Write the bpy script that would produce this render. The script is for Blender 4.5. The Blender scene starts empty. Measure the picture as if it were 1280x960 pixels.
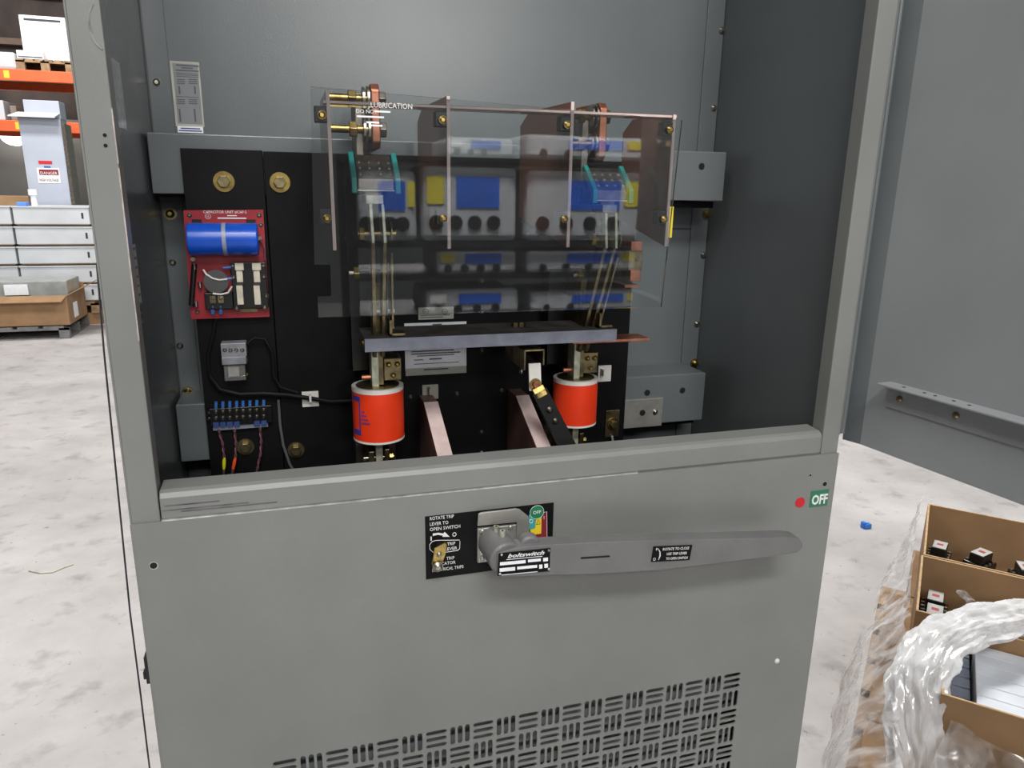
import bpy, bmesh, math, random
from mathutils import Vector, Matrix
from mathutils.geometry import tessellate_polygon
random.seed(7)
S = bpy.context.scene
COL = S.collection
# ------------------------------------------------------------------ camera
F, YAW, PITCH, ROLL = 908.57, .2919, .2565, .0154
O = Vector((.184, -.8092, 1.4519))
fw = Vector((math.sin(YAW)*math.cos(PITCH), math.cos(YAW)*math.cos(PITCH), -math.sin(PITCH)))
r0 = Vector((math.cos(YAW), -math.sin(YAW), 0)); u0 = r0.cross(fw)
rt = math.cos(ROLL)*r0 + math.sin(ROLL)*u0; up = -math.sin(ROLL)*r0 + math.cos(ROLL)*u0
cd = bpy.data.cameras.new('camera'); cam = bpy.data.objects.new('camera', cd); COL.objects.link(cam)
cam.matrix_world = Matrix(((rt.x, up.x, -fw.x, O.x), (rt.y, up.y, -fw.y, O.y), (rt.z, up.z, -fw.z, O.z), (0, 0, 0, 1)))
cd.sensor_fit = 'HORIZONTAL'; cd.sensor_width = 36; cd.lens = 36*F/1280; cd.clip_start = .02; cd.clip_end = 100
S.camera = cam
def at(px, py, x=None, y=None, z=None):
    "pixel of the 1280x960 photograph -> point on the plane x=, y= or z="
    d = fw + rt*(px-640)/F - up*(py-480)/F
    if x is not None: t = (x-O.x)/d.x
    elif y is not None: t = (y-O.y)/d.y
    else: t = (z-O.z)/d.z
    return O + d*t
# ------------------------------------------------------------------ world, lamps, exposure
w = bpy.data.worlds.new('world'); S.world = w; w.use_nodes = True
w.node_tree.nodes['Background'].inputs[0].default_value = (.93, .97, 1, 1)
w.node_tree.nodes['Background'].inputs[1].default_value = .14
def area(name, loc, target, sx, sy, power, col=(1, .98, .95)):
    l = bpy.data.lights.new(name, 'AREA'); l.shape = 'RECTANGLE'; l.size = sx; l.size_y = sy; l.energy = power; l.color = col
    o = bpy.data.objects.new(name, l); COL.objects.link(o); o.location = loc
    o.rotation_euler = (Vector(target)-Vector(loc)).to_track_quat('-Z', 'Y').to_euler(); return o
area('ceiling_lamp_front', (.1, -3.2, 4.9), (.4, .2, 1.2), 2.6, .6, 160)
area('added_lamp_door', (-2.0, -.9, 5.0), (.4, -.5, 1.0), 2.4, .9, 66)  # added lamp: brightens the open door, hardly reaches the cabinet inside
area('added_lamp_hall_high', (.2, -9.5, 6.8), (.5, .4, 1.4), 4.0, 1.2, 300)  # added lamp behind the camera for fuses and front, its glint above the frame
area('unseen_light_hall_low', (1.9, -9.5, 3.6), (.5, .4, 1.6), 2.6, 1.0, 160)  # unseen bright opening behind the camera, set for the back panel highlight
area('ceiling_lamp_side', (2.9, 3.0, 5.2), (2.2, 1.4, 0), 2.4, .6, 330)
area('ceiling_lamp_aisle', (-2.5, 3.6, 5.4), (-2.2, 5.0, 0), 2.4, .6, 175)
area('ceiling_lamp_rack', (-2.6, 6.6, 5.4), (-2.4, 9.2, 2.0), 2.4, .6, 250)
area('added_lamp_bench', (1.1, -1.30, 4.2), (1.1, -2.2, 1.3), 1.8, .4, 55).data.spread = math.radians(40)  # added narrow lamp, brightens the instruments mirrored in the shield
S.view_settings.view_transform = 'Standard'; S.view_settings.look = 'None'
S.view_settings.gamma = 1; S.view_settings.exposure = 0; S.view_settings.use_curve_mapping = False
# ------------------------------------------------------------------ materials
def s2l(c): return tuple(((v/255)/12.92 if v/255 <= .04045 else ((v/255+.055)/1.055)**2.4) for v in c)
MATS = {}
def mat(name, rgb, rough=.5, metal=0, var=.06, scale=12, bump=0, spec=.5, coat=0, bscale=None, rgb2=None, emit=0, aniso=0):
    if name in MATS: return MATS[name]
    m = bpy.data.materials.new(name); m.use_nodes = True; nt = m.node_tree; b = nt.nodes['Principled BSDF']
    tc = nt.nodes.new('ShaderNodeTexCoord'); nz = nt.nodes.new('ShaderNodeTexNoise')
    nz.inputs['Scale'].default_value = scale; nz.inputs['Detail'].default_value = 5
    nt.links.new(tc.outputs['Object'], nz.inputs['Vector'])
    rp = nt.nodes.new('ShaderNodeValToRGB'); a = s2l(rgb)
    c0 = s2l(rgb2) if rgb2 else tuple(v*(1-var*2) for v in a); c1 = a if rgb2 else tuple(min(1, v*(1+var*2)) for v in a)
    rp.color_ramp.elements[0].position = .35; rp.color_ramp.elements[1].position = .65
    rp.color_ramp.elements[0].color = (*c0, 1); rp.color_ramp.elements[1].color = (*c1, 1)
    nt.links.new(nz.outputs['Fac'], rp.inputs['Fac']); nt.links.new(rp.outputs['Color'], b.inputs['Base Color'])
    b.inputs['Roughness'].default_value = rough; b.inputs['Metallic'].default_value = metal
    b.inputs['Specular IOR Level'].default_value = spec; b.inputs['Coat Weight'].default_value = coat
    b.inputs['Coat Roughness'].default_value = .12
    if bump:
        n2 = nt.nodes.new('ShaderNodeTexNoise'); n2.inputs['Scale'].default_value = bscale or scale*8; n2.inputs['Detail'].default_value = 3
        nt.links.new(tc.outputs['Object'], n2.inputs['Vector'])
        bp = nt.nodes.new('ShaderNodeBump'); bp.inputs['Strength'].default_value = bump; bp.inputs['Distance'].default_value = .002
        nt.links.new(n2.outputs['Fac'], bp.inputs['Height']); nt.links.new(bp.outputs['Normal'], b.inputs['Normal'])
    if emit:
        nt.links.new(rp.outputs['Color'], b.inputs['Emission Color']); b.inputs['Emission Strength'].default_value = emit
    MATS[name] = m; return m
def film(name, tint, ior=1.5, rough=.03, white=.0, bump=0, bscale=30):
    "thin clear plastic: see-through, reflecting by Fresnel, with an optional milky share"
    m = bpy.data.materials.new(name); m.use_nodes = True; nt = m.node_tree; nt.nodes.clear()
    out = nt.nodes.new('ShaderNodeOutputMaterial'); tr = nt.nodes.new('ShaderNodeBsdfTransparent'); gl = nt.nodes.new('ShaderNodeBsdfGlossy')
    df = nt.nodes.new('ShaderNodeBsdfDiffuse'); fr = nt.nodes.new('ShaderNodeFresnel'); m1 = nt.nodes.new('ShaderNodeMixShader'); m2 = nt.nodes.new('ShaderNodeMixShader')
    tr.inputs[0].default_value = (*tint, 1); gl.inputs['Roughness'].default_value = rough; fr.inputs[0].default_value = ior
    df.inputs[0].default_value = (.9, .9, .9, 1); m1.inputs[0].default_value = white
    nt.links.new(tr.outputs[0], m1.inputs[1]); nt.links.new(df.outputs[0], m1.inputs[2])
    nt.links.new(fr.outputs[0], m2.inputs[0]); nt.links.new(m1.outputs[0], m2.inputs[1]); nt.links.new(gl.outputs[0], m2.inputs[2])
    nt.links.new(m2.outputs[0], out.inputs[0])
    if bump:
        tc = nt.nodes.new('ShaderNodeTexCoord'); nz = nt.nodes.new('ShaderNodeTexNoise'); nz.inputs['Scale'].default_value = bscale
        nt.links.new(tc.outputs['Object'], nz.inputs['Vector']); bp = nt.nodes.new('ShaderNodeBump'); bp.inputs['Strength'].default_value = bump; bp.inputs['Distance'].default_value = .01
        nt.links.new(nz.outputs['Fac'], bp.inputs['Height'])
        for n in (gl, fr, df): nt.links.new(bp.outputs[0], n.inputs['Normal'])
    MATS[name] = m; return m
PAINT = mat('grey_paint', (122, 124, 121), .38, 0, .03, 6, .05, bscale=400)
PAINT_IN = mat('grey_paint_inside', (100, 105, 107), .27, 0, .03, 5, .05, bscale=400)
PAINT_DOOR_LIT = mat('grey_paint_door_lit', (142, 145, 147), .45, 0, .03, 5, .05, bscale=400)  # same cabinet paint, lightened to make up for weak light on the door
BARE = mat('worn_bare_edge', (196, 198, 200), .3, .7, .15, 60)
BLACK = mat('black_board', (13, 12, 13), .55, 0, .15, 20, .08, spec=.16)
BLACKM = mat('matt_black_plate', (11, 11, 12), .6, 0, .05, 40, spec=.18)
BLACKP = mat('black_plastic', (17, 17, 19), .35, 0, .1, 40)
ZINC = mat('zinc', (176, 172, 160), .3, 1, .12, 90)
BRASS = mat('yellow_zinc', (182, 160, 96), .32, 1, .2, 70, rgb2=(140, 118, 74))
BRASSD = mat('dull_brass', (150, 138, 104), .42, 1, .2, 60, rgb2=(104, 94, 72))
PALE = mat('silver_plate', (190, 192, 172), .45, .6, .15, 80)
STEEL = mat('dark_steel', (120, 112, 104), .4, 1, .15, 60)
COPPER = mat('copper', (176, 116, 92), .42, .85, .12, 50)
GREYBAR = mat('grey_fibre', (132, 136, 150), .6, 0, .08, 40, .1)
GREYBART = mat('grey_fibre_dark', (84, 80, 76), .7, 0, .2, 30, .1)
BROWN = mat('brown_laminate', (104, 78, 72), .5, 0, .1, 30)
PINK = mat('laminate_edge', (214, 192, 188), .55, 0, .04, 60)
WHITE = mat('white_print', (226, 226, 224), .5, 0, .02, 20)
PAPER = mat('white_paper_label', (238, 240, 244), .5, 0, .03, 30)
PAPERO = mat('aged_paper_label', (176, 176, 164), .5, 0, .05, 30)
INK = mat('grey_ink', (96, 98, 108), .6, 0, .1, 40)
INKD = mat('dark_ink', (46, 46, 52), .6, 0, .1, 40)
INKP = mat('purple_ink', (122, 50, 100), .6, 0, .1, 40)
INKB = mat('blue_ink', (52, 56, 140), .5, 0, .1, 40)
RED = mat('red_board', (150, 32, 44), .4, 0, .06, 30)
REDDOT = mat('red_sticker', (200, 28, 42), .5, 0, .02, 20)
MAROON = mat('maroon_print', (128, 30, 44), .5, 0, .02, 20)
GREEN = mat('green_sticker', (44, 116, 84), .5, 0, .03, 20)
GREENB = mat('green_button', (30, 120, 80), .4, 0, .03, 20)
TEAL = mat('teal_print', (58, 158, 160), .5, 0, .03, 20)
TEALP = mat('teal_plastic', (44, 146, 142), .4, 0, .06, 20)
YELLOW = mat('yellow_print', (226, 200, 40), .5, 0, .03, 20)
BLUE = mat('blue_sleeve', (22, 82, 196), .28, 0, .05, 12)
BLUEL = mat('blue_lug', (52, 102, 168), .4, 0, .05, 12)
BLUED = mat('blue_terminal', (44, 66, 122), .5, 0, .08, 20)
ORANGE = mat('orange_red_fuse', (224, 57, 20), .45, 0, .03, 20)
WHITEP = mat('white_plastic', (214, 212, 206), .4, 0, .03, 20)
IVORY = mat('ivory_part', (196, 190, 172), .5, 0, .08, 60)
RELAY = mat('grey_relay', (126, 128, 134), .35, 0, .08, 60)
HANDLE = mat('cast_handle_paint', (108, 107, 108), .42, 0, .04, 20, .15, bscale=500)
PLATE = mat('zinc_plate', (168, 166, 160), .38, .6, .06, 40)
WIREP = mat('maroon_wire', (120, 72, 84), .5, 0, .1, 200)
CARD = mat('cardboard', (146, 115, 82), .8, 0, .05, 8, .1, bscale=150)
CARDI = mat('cardboard_inside', (140, 108, 74), .85, 0, .06, 8, .1, bscale=150)
CARDE = mat('cardboard_edge', (180, 150, 112), .8, 0, .08, 60)
WOOD = mat('pallet_wood', (150, 122, 92), .8, 0, .15, 14, .2)
WOODD = mat('grey_pallet', (112, 112, 112), .8, 0, .1, 14, .2)
RORANGE = mat('rack_orange', (226, 96, 48), .5, 0, .05, 6)
RTEAL = mat('rack_teal', (70, 140, 128), .5, 0, .05, 6)
TRAY = mat('light_grey_enclosure', (196, 200, 204), .5, 0, .04, 3)
PANELG = mat('blue_grey_panel', (172, 178, 192), .5, 0, .03, 3)
WHITEB = mat('bright_white_enamel', (244, 246, 250), .35, 0, .01, 3)
TAPE = mat('clear_tape', (176, 182, 186), .15, .3, .1, 80)
INSTR = mat('instrument_grey', (176, 180, 186), .5, 0, .03, 6)
TAPEB = mat('blue_tape', (32, 90, 196), .5, 0, .05, 10)
TAPEY = mat('yellow_tag', (212, 200, 60), .5, 0, .05, 10)
FABRICW = mat('dark_wall_paint', (74, 64, 60), .8, 0, .25, 1.5, .2)
WALLG = mat('grey_block_wall', (160, 160, 156), .8, 0, .05, 1.2, .2)
HOLE = mat('unlit_hole', (14, 14, 14), .9, 0, .05, 10)
SHEET = film('clear_polycarbonate', (.92, .94, .94), 1.72, .02, white=.006)
SMOKE = film('brown_translucent_barrier', (.46, .38, .36), 1.5, .06, white=.0)
# brown translucent: add a brown diffuse share
for nd in SMOKE.node_tree.nodes:
    if nd.type == 'BSDF_DIFFUSE': nd.inputs[0].default_value = (*s2l((146, 106, 90)), 1)
    if nd.type == 'MIX_SHADER' and nd.inputs[0].is_linked is False: nd.inputs[0].default_value = .8
COVERP = film('clear_relay_cover', (.85, .86, .88), 1.5, .05, white=.12)
def wrap_material(name, lo, hi, gloss):
    "crinkled stretch film: milky streaks over clear film, with a soft sheen"
    m = bpy.data.materials.new(name); m.use_nodes = True; nt = m.node_tree; nt.nodes.clear(); N = nt.nodes.new
    out = N('ShaderNodeOutputMaterial'); tr = N('ShaderNodeBsdfTransparent'); df = N('ShaderNodeBsdfDiffuse'); tl = N('ShaderNodeBsdfTranslucent'); gl = N('ShaderNodeBsdfGlossy')
    tr.inputs[0].default_value = (.96, .96, .96, 1); df.inputs[0].default_value = (.97, .97, .98, 1); tl.inputs[0].default_value = (.9, .9, .9, 1); gl.inputs['Roughness'].default_value = .22
    tc = N('ShaderNodeTexCoord'); mp = N('ShaderNodeMapping'); mp.inputs['Rotation'].default_value = (.5, .4, .8); mp.inputs['Scale'].default_value = (1, 1, .35)
    nz = N('ShaderNodeTexNoise'); nz.inputs['Scale'].default_value = 20; nz.inputs['Detail'].default_value = 4; nz.inputs['Distortion'].default_value = .7
    nt.links.new(tc.outputs['Object'], mp.inputs[0]); nt.links.new(mp.outputs[0], nz.inputs['Vector'])
    mr = N('ShaderNodeMapRange'); mr.inputs[1].default_value = .38; mr.inputs[2].default_value = .66; mr.inputs[3].default_value = lo; mr.inputs[4].default_value = hi
    nt.links.new(nz.outputs['Fac'], mr.inputs[0])
    a = N('ShaderNodeMixShader'); a.inputs[0].default_value = .3; nt.links.new(df.outputs[0], a.inputs[1]); nt.links.new(tl.outputs[0], a.inputs[2])
    b = N('ShaderNodeMixShader'); nt.links.new(mr.outputs[0], b.inputs[0]); nt.links.new(tr.outputs[0], b.inputs[1]); nt.links.new(a.outputs[0], b.inputs[2])
    c = N('ShaderNodeMixShader'); c.inputs[0].default_value = gloss; nt.links.new(b.outputs[0], c.inputs[1]); nt.links.new(gl.outputs[0], c.inputs[2]); nt.links.new(c.outputs[0], out.inputs[0])
    bp = N('ShaderNodeBump'); bp.inputs['Strength'].default_value = .45; bp.inputs['Distance'].default_value = .004; nt.links.new(nz.outputs['Fac'], bp.inputs['Height'])
    for n in (df, gl): nt.links.new(bp.outputs[0], n.inputs['Normal'])
    return m
WRAP = wrap_material('stretch_wrap', .55, 1.0, .14)
WRAPT = wrap_material('thin_stretch_wrap', .02, .55, .10)
def floor_material():
    m = bpy.data.materials.new('worn_concrete'); m.use_nodes = True; nt = m.node_tree; b = nt.nodes['Principled BSDF']
    tc = nt.nodes.new('ShaderNodeTexCoord')
    def nz(sc, det, rough=.6):
        n = nt.nodes.new('ShaderNodeTexNoise'); n.inputs['Scale'].default_value = sc; n.inputs['Detail'].default_value = det; n.inputs['Roughness'].default_value = rough
        nt.links.new(tc.outputs['Object'], n.inputs['Vector']); return n
    def ramp(n, p0, p1, c0, c1):
        r = nt.nodes.new('ShaderNodeValToRGB'); e = r.color_ramp.elements; e[0].position = p0; e[1].position = p1
        e[0].color = (*s2l(c0), 1); e[1].color = (*s2l(c1), 1); nt.links.new(n.outputs['Fac'], r.inputs['Fac']); return r
    base = ramp(nz(1.6, 9, .65), .34, .66, (158, 154, 153), (186, 182, 181))
    blot = ramp(nz(7, 6), .30, .45, (120, 116, 116), (255, 255, 255)); spots = ramp(nz(34, 3), .27, .33, (110, 104, 102), (255, 255, 255))
    def mul(a, c, f):
        x = nt.nodes.new('ShaderNodeMix'); x.data_type = 'RGBA'; x.blend_type = 'MULTIPLY'; x.inputs[0].default_value = f
        nt.links.new(a, x.inputs[6]); nt.links.new(c, x.inputs[7]); return x.outputs[2]
    c = mul(base.outputs[0], blot.outputs[0], .36); c = mul(c, spots.outputs[0], .6)
    nt.links.new(c, b.inputs['Base Color']); b.inputs['Roughness'].default_value = .55
    bp = nt.nodes.new('ShaderNodeBump'); bp.inputs['Strength'].default_value = .15; bp.inputs['Distance'].default_value = .004
    n = nz(60, 4); nt.links.new(n.outputs['Fac'], bp.inputs['Height']); nt.links.new(bp.outputs[0], b.inputs['Normal']); return m
CONC = floor_material()
# ------------------------------------------------------------------ mesh helpers
class MB:
    def __init__(s): s.v = []; s.f = []
    def add(s, v, f):
        n = len(s.v); s.v += [Vector(p) for p in v]; s.f += [tuple(i+n for i in q) for q in f]; return s
    def box(s, x0, x1, y0, y1, z0, z1, M=None):
        v = [Vector((x, y, z)) for z in (z0, z1) for y in (y0, y1) for x in (x0, x1)]
        if M: v = [M @ p for p in v]
        return s.add(v, [(0, 2, 3, 1), (4, 5, 7, 6), (0, 1, 5, 4), (2, 6, 7, 3), (0, 4, 6, 2), (1, 3, 7, 5)])
    def pbox(s, a, b, c, d, yf, th):
        "box whose front face at depth yf covers the pixel rectangle a,b - c,d"
        my, mx = (b+d)/2, (a+c)/2
        return s.box(at(a, my, y=yf).x, at(c, my, y=yf).x, yf, yf+th, at(mx, d, y=yf).z, at(mx, b, y=yf).z)
    def cyl(s, p0, p1, r, n=16, r1=None, cap=True, rot=0):
        p0, p1 = Vector(p0), Vector(p1); d = (p1-p0).normalized(); a = d.orthogonal().normalized()
        if abs(d.z) < .9: a = d.cross(Vector((0, 0, 1))).normalized()
        b = d.cross(a); r1 = r if r1 is None else r1; v = []
        for p, q in ((p0, r), (p1, r1)): v += [p + a*math.cos(rot+2*math.pi*k/n)*q + b*math.sin(rot+2*math.pi*k/n)*q for k in range(n)]
        f = [(k, (k+1) % n, n+(k+1) % n, n+k) for k in range(n)]
        if cap: f += [tuple(range(n-1, -1, -1)), tuple(range(n, 2*n))]
        return s.add(v, f)
    def tube(s, pts, r, n=8):
        pts = [Vector(p) for p in pts]; v = []; f = []; ref = None
        for i, p in enumerate(pts):
            t = (pts[min(i+1, len(pts)-1)] - pts[max(i-1, 0)]).normalized()
            ref = t.orthogonal().normalized() if ref is None else (ref - t*ref.dot(t)).normalized()
            b = t.cross(ref); rr = r[i] if isinstance(r, (list, tuple)) else r
            v += [p + ref*math.cos(2*math.pi*k/n)*rr + b*math.sin(2*math.pi*k/n)*rr for k in range(n)]
        for i in range(len(pts)-1): f += [(i*n+k, i*n+(k+1) % n, (i+1)*n+(k+1) % n, (i+1)*n+k) for k in range(n)]
        f += [tuple(range(n-1, -1, -1)), tuple(range((len(pts)-1)*n, len(pts)*n))]
        return s.add(v, f)
    def prism(s, poly, ext):
        "closed polygon (3-D points) pushed along the vector ext"
        poly = [Vector(p) for p in poly]; e = Vector(ext); n = len(poly)
        tri = tessellate_polygon([poly])
        f = [tuple(t) for t in tri] + [tuple(n+i for i in reversed(t)) for t in tri] + [(k, (k+1) % n, n+(k+1) % n, n+k) for k in range(n)]
        return s.add(poly + [p+e for p in poly], f)
    def build(s, name, m, parent=None, bevel=0, smooth=False, kind=None, label=None):
        me = bpy.data.meshes.new(name); me.from_pydata(s.v, [], s.f)
        bm = bmesh.new(); bm.from_mesh(me); bmesh.ops.recalc_face_normals(bm, faces=bm.faces); bm.to_mesh(me); bm.free()
        me.materials.append(m); o = bpy.data.objects.new(name, me); COL.objects.link(o)
        if smooth:
            for p in me.polygons: p.use_smooth = True
            me.set_sharp_from_angle(angle=math.radians(40))
        if parent: put(o, parent)
        if bevel:
            b = o.modifiers.new('bevel', 'BEVEL'); b.width = bevel; b.segments = 2; b.limit_method = 'ANGLE'; b.angle_limit = math.radians(40)
        if kind: o['kind'] = kind
        if label: o['label'] = label
        return o
def base_of(o):
    while o.parent: o = o.parent
    return o
def put(o, parent):
    o.parent = parent
    off = Vector((0, 0, 0)); q = parent
    while q: off += q.location; q = q.parent
    o.location = -off
def tag(o, label, cat, group=None):
    o['label'] = label; o['category'] = cat
    if group: o['group'] = group
    return o
def thing(name, label, cat, loc=(0, 0, 0), group=None):
    o = bpy.data.objects.new(name, None); COL.objects.link(o); o.location = loc; o.empty_display_size = .05
    return tag(o, label, cat, group)
def struct(o): o['kind'] = 'structure'; return o
def text(name, s, size, org, right, upv, m, parent, shear=0, width=None, align='LEFT', ext=.0002, bold=0):
    "flat lettering as mesh; org = left (or centre) end of the base line"
    cu = bpy.data.curves.new('lettering', 'FONT'); cu.body = s; cu.size = size; cu.align_x = align; cu.shear = shear; cu.extrude = ext; cu.offset = bold; cu.resolution_u = 2
    t = bpy.data.objects.new('lettering', cu); COL.objects.link(t)
    bpy.context.view_layer.update()
    me = bpy.data.meshes.new_from_object(t.evaluated_get(bpy.context.evaluated_depsgraph_get()))
    COL.objects.unlink(t); bpy.data.objects.remove(t)
    R_, U_ = Vector(right).normalized(), Vector(upv).normalized(); N_ = R_.cross(U_)
    k = 1
    if width and len(me.vertices):
        xs = [v.co.x for v in me.vertices]; k = width/(max(xs)-min(xs))
    for v in me.vertices: v.co = Vector(org) + R_*v.co.x*k + U_*v.co.y + N_*v.co.z
    me.materials.clear(); me.materials.append(m); me.name = name
    o = bpy.data.objects.new(name, me); COL.objects.link(o)
    if parent: put(o, parent)
    return o
X, Y, Z = Vector((1, 0, 0)), Vector((0, 1, 0)), Vector((0, 0, 1))
def hexbolt(mb, c, axis, r, h): c = Vector(c); mb.cyl(c, c+Vector(axis)*h, r, 6); return mb
def screw(parent, c, axis, r=.004, m=ZINC, name='screw'):
    c = Vector(c); a = Vector(axis); mb = MB(); mb.cyl(c, c+a*r*.3, r, 14).cyl(c+a*r*.3, c+a*r*.8, r*.95, 14, r*.45)
    return mb.build(name, m, parent, smooth=True)
def washerbolt(parent, c, axis, rw, rb, mw=BRASS, m=BRASSD):
    c = Vector(c); a = Vector(axis)
    wa = MB().cyl(c, c+a*.002, rw, 24).build('washer', mw, parent, smooth=True)
    return MB().cyl(c+a*.002, c+a*(.002+rb*.9), rb, 6).build('bolt', m, parent, bevel=.0006)
W, D, H = .914, .39, 2.286
# ------------------------------------------------------------------ setting
MB().box(-9, 9, -9, 13, -.1, 0).build('floor', CONC, kind='structure')
wb = struct(MB().box(-9, 9, 11.6, 11.8, 0, 6).build('wall_back', FABRICW))
wg = struct(MB().box(-9, 9, 11.2, 11.6, 0, 2.35).build('wall_low', WALLG))
for i, (za, zb_) in enumerate(((3.32, 3.40), (3.95, 4.05))):
    struct(MB().box(-9, 9, 11.48, 11.6, za, zb_).build('trim_%d' % (i+1), mat('rail', (132, 112, 96), .7, 0, .15, 3)))
# ------------------------------------------------------------------ cabinet
cab = thing('switchgear_cabinet', 'tall grey steel switchgear cabinet with its upper door standing open', 'cabinet')
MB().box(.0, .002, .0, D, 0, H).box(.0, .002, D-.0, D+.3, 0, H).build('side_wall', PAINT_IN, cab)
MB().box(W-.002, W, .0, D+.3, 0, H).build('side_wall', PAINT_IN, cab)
MB().box(0, W, 0, D+.3, H-.003, H).build('top_panel', PAINT, cab)
MB().box(0, W, 0, D+.3, .05, .055).build('bottom_panel', PAINT, cab)
lp = MB().box(0, .028, -.0015, .0, 1.09, H).box(.0265, .028, 0, .022, 1.09, H).box(-.002, 0, -.0015, .03, 1.09, H).build('left_post', PAINT, cab, bevel=.0008)
rp_ = MB().box(W-.028, W, -.0015, .0, 1.09, H).box(W-.028, W-.0265, 0, .022, 1.09, H).build('right_post', PAINT, cab, bevel=.0008)
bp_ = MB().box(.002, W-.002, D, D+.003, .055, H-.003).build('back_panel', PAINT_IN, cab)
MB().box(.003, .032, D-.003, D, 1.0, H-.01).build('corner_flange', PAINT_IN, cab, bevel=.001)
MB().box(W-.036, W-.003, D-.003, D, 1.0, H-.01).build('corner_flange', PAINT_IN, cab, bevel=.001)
for px, py, r in ((196, 103, .0055), (216, 328, .0052), (225, 432, .0052), (902, 38, .0055), (892, 135, .0052), (879, 319, .0055), (871, 405, .0055)):
    screw(cab, at(px, py, y=D-.003), -Y, r)
for px, py in ((213, 267), (235, 490), (883, 268), (868, 454)):
    q = at(px, py, y=D-.003); MB().cyl(q, q-Y*.002, .009, 18).build('washer', BRASSD, cab, smooth=True); screw(cab, q-Y*.002, -Y, .0065, BRASS)
for px, py in ((1078, 78), (1076, 111), (1030, 474), (1027, 502)):
    q = at(px, py, x=W-.003); screw(cab, q, -X, .0052, STEEL)
for px, py in ((131, 169), (132, 182)):
    q = at(px, py, y=-.0015); MB().cyl(q, q-Y*.0004, .0018, 10).build('screw_hole', HOLE, cab)
# mounting rails (hat channels)
def rail(z0, z1, xl, xr):
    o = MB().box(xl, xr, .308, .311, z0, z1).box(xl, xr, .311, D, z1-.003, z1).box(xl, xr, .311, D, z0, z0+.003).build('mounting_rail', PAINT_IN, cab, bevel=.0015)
    MB().box(xl+.004, xr-.004, .33, D, z0-.012, z0-.001).build('rail_foot', BLACK, o)
    return o
z1 = at(870, 189, y=.308).z; xr = at(906, 220, y=.308).x; xl = .006
ru = rail(at(870, 251, y=.308).z, z1, xl, xr)
zl1 = at(850, 468, y=.308).z; rl = rail(at(850, 527, y=.308).z, zl1, xl, at(880, 495, y=.308).x)
for r_, px, py in ((ru, 877, 208), (rl, 809, 491), (rl, 853, 488)):
    q = at(px, py, y=.308); MB().cyl(q, q-Y*.0004, .0055, 16).build('rail_hole', HOLE, r_)
pl = MB().pbox(779, 499, 828, 534, .304, .004).build('slotted_plate', PLATE, rl, bevel=.0006)
q = at(803, 516, y=.304); MB().cyl(q, q-Y*.0005, .0055, 16).build('rail_hole', HOLE, rl); screw(rl, at(819, 515, y=.304), -Y, .005)
# thin seam strip on the back panel
MB().pbox(800, 285, 888, 287, D-.0012, .001).build('panel_seam', INKD, cab)
# lower cover with punched slots
VX0, VX1, VZ1, NC, NR = .121, .793, .766, 21, 16
cs = (VX1-VX0)/NC; VZ0 = VZ1-NR*cs
cov = MB()
for a, b, c, d in ((0, VX0, .06, 1.1), (VX1, W, .06, 1.1), (VX0, VX1, .06, VZ0), (VX0, VX1, VZ1, 1.1)):
    cov.add([(a, -.003, c), (b, -.003, c), (b, -.003, d), (a, -.003, d)], [(0, 1, 2, 3)])
def cell(vert):
    out = [Vector((0, 0, 0)), Vector((cs, 0, 0)), Vector((cs, 0, cs)), Vector((0, 0, cs))]; polys = [out]
    for k in (-1, 0, 1):
        h = []; L, R_ = cs*.345, cs*.102
        for sgn in (1, -1):
            for j in range(4):
                a = -math.pi/2 + math.pi*j/3; px_, pz_ = sgn*(L+R_*math.cos(a)), sgn*R_*math.sin(a)+k*cs*.31
                h.append(Vector((cs/2+(pz_ if vert else px_), 0, cs/2+(px_ if vert else pz_))))
        polys.append(h)
    flat = [p for q in polys for p in q]
    return flat, [tuple(t) for t in tessellate_polygon(polys)]
CELL = [cell(False), cell(True)]
def slots(mb, x0, z0, y, nr):
    for r_ in range(nr):
        for c in range(NC):
            v, f = CELL[(r_+c) % 2]; mb.add([p+Vector((x0+c*cs, y, z0-(r_+1)*cs)) for p in v], f)
slots(cov, VX0, VZ1, -.003, NR)
co = cov.build('front_cover', PAINT, cab); sm = co.modifiers.new('thick', 'SOLIDIFY'); sm.thickness = .002; sm.offset = 0
MB().box(-.002, .0, -.004, .03, .06, 1.1).box(W, W+.002, -.004, .03, .06, 1.1).box(0, W, -.003, .02, 1.0985, 1.1).build('cover_fold', PAINT, co, bevel=.0006)
baf = MB()
for k in range(26): baf.box(VX0-.01, VX1+.01, .016, .018, VZ1+.01-k*.021-.013, VZ1+.01-k*.021)
baf.box(VX0-.01, VX1+.01, .05, .052, VZ0, VZ1+.02); baf.build('inner_baffle', PAINT_IN, cab)
lip = MB().prism([(.0295, .0, 1.099), (.0295, -.002, 1.103), (.0295, -.002, 1.126), (.0295, .001, 1.131), (.0295, .006, 1.1335), (.0295, .032, 1.135), (.0295, .032, 1.099)], (.8555, 0, 0)).build('cover_lip', PAINT, cab, bevel=.0012)
MB().box(.0298, .60, -.0042, -.0015, 1.1, 1.1016).build('worn_edge', BARE, lip)
wr = MB()
for a, b in ((.031, .12), (.05, .15), (.034, .09)):
    zz = random.uniform(1.106, 1.122); wr.box(a, b, -.0024, -.0018, zz, zz+.0012)
wr.build('scuff', mat('scuff_grey', (92, 90, 94), .4, .3, .2, 60), lip)
for px, py, r in ((192, 707, .0038), (1031, 605, .0036), (1013, 594, .0017)):
    q = at(px, py, y=-.004); MB().cyl(q, q-Y*.0004, r, 14).build('screw_hole', HOLE, cab); MB().cyl(q, q-Y*.0002, r*1.25, 14).build('hole_rim', BARE, cab)
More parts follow.
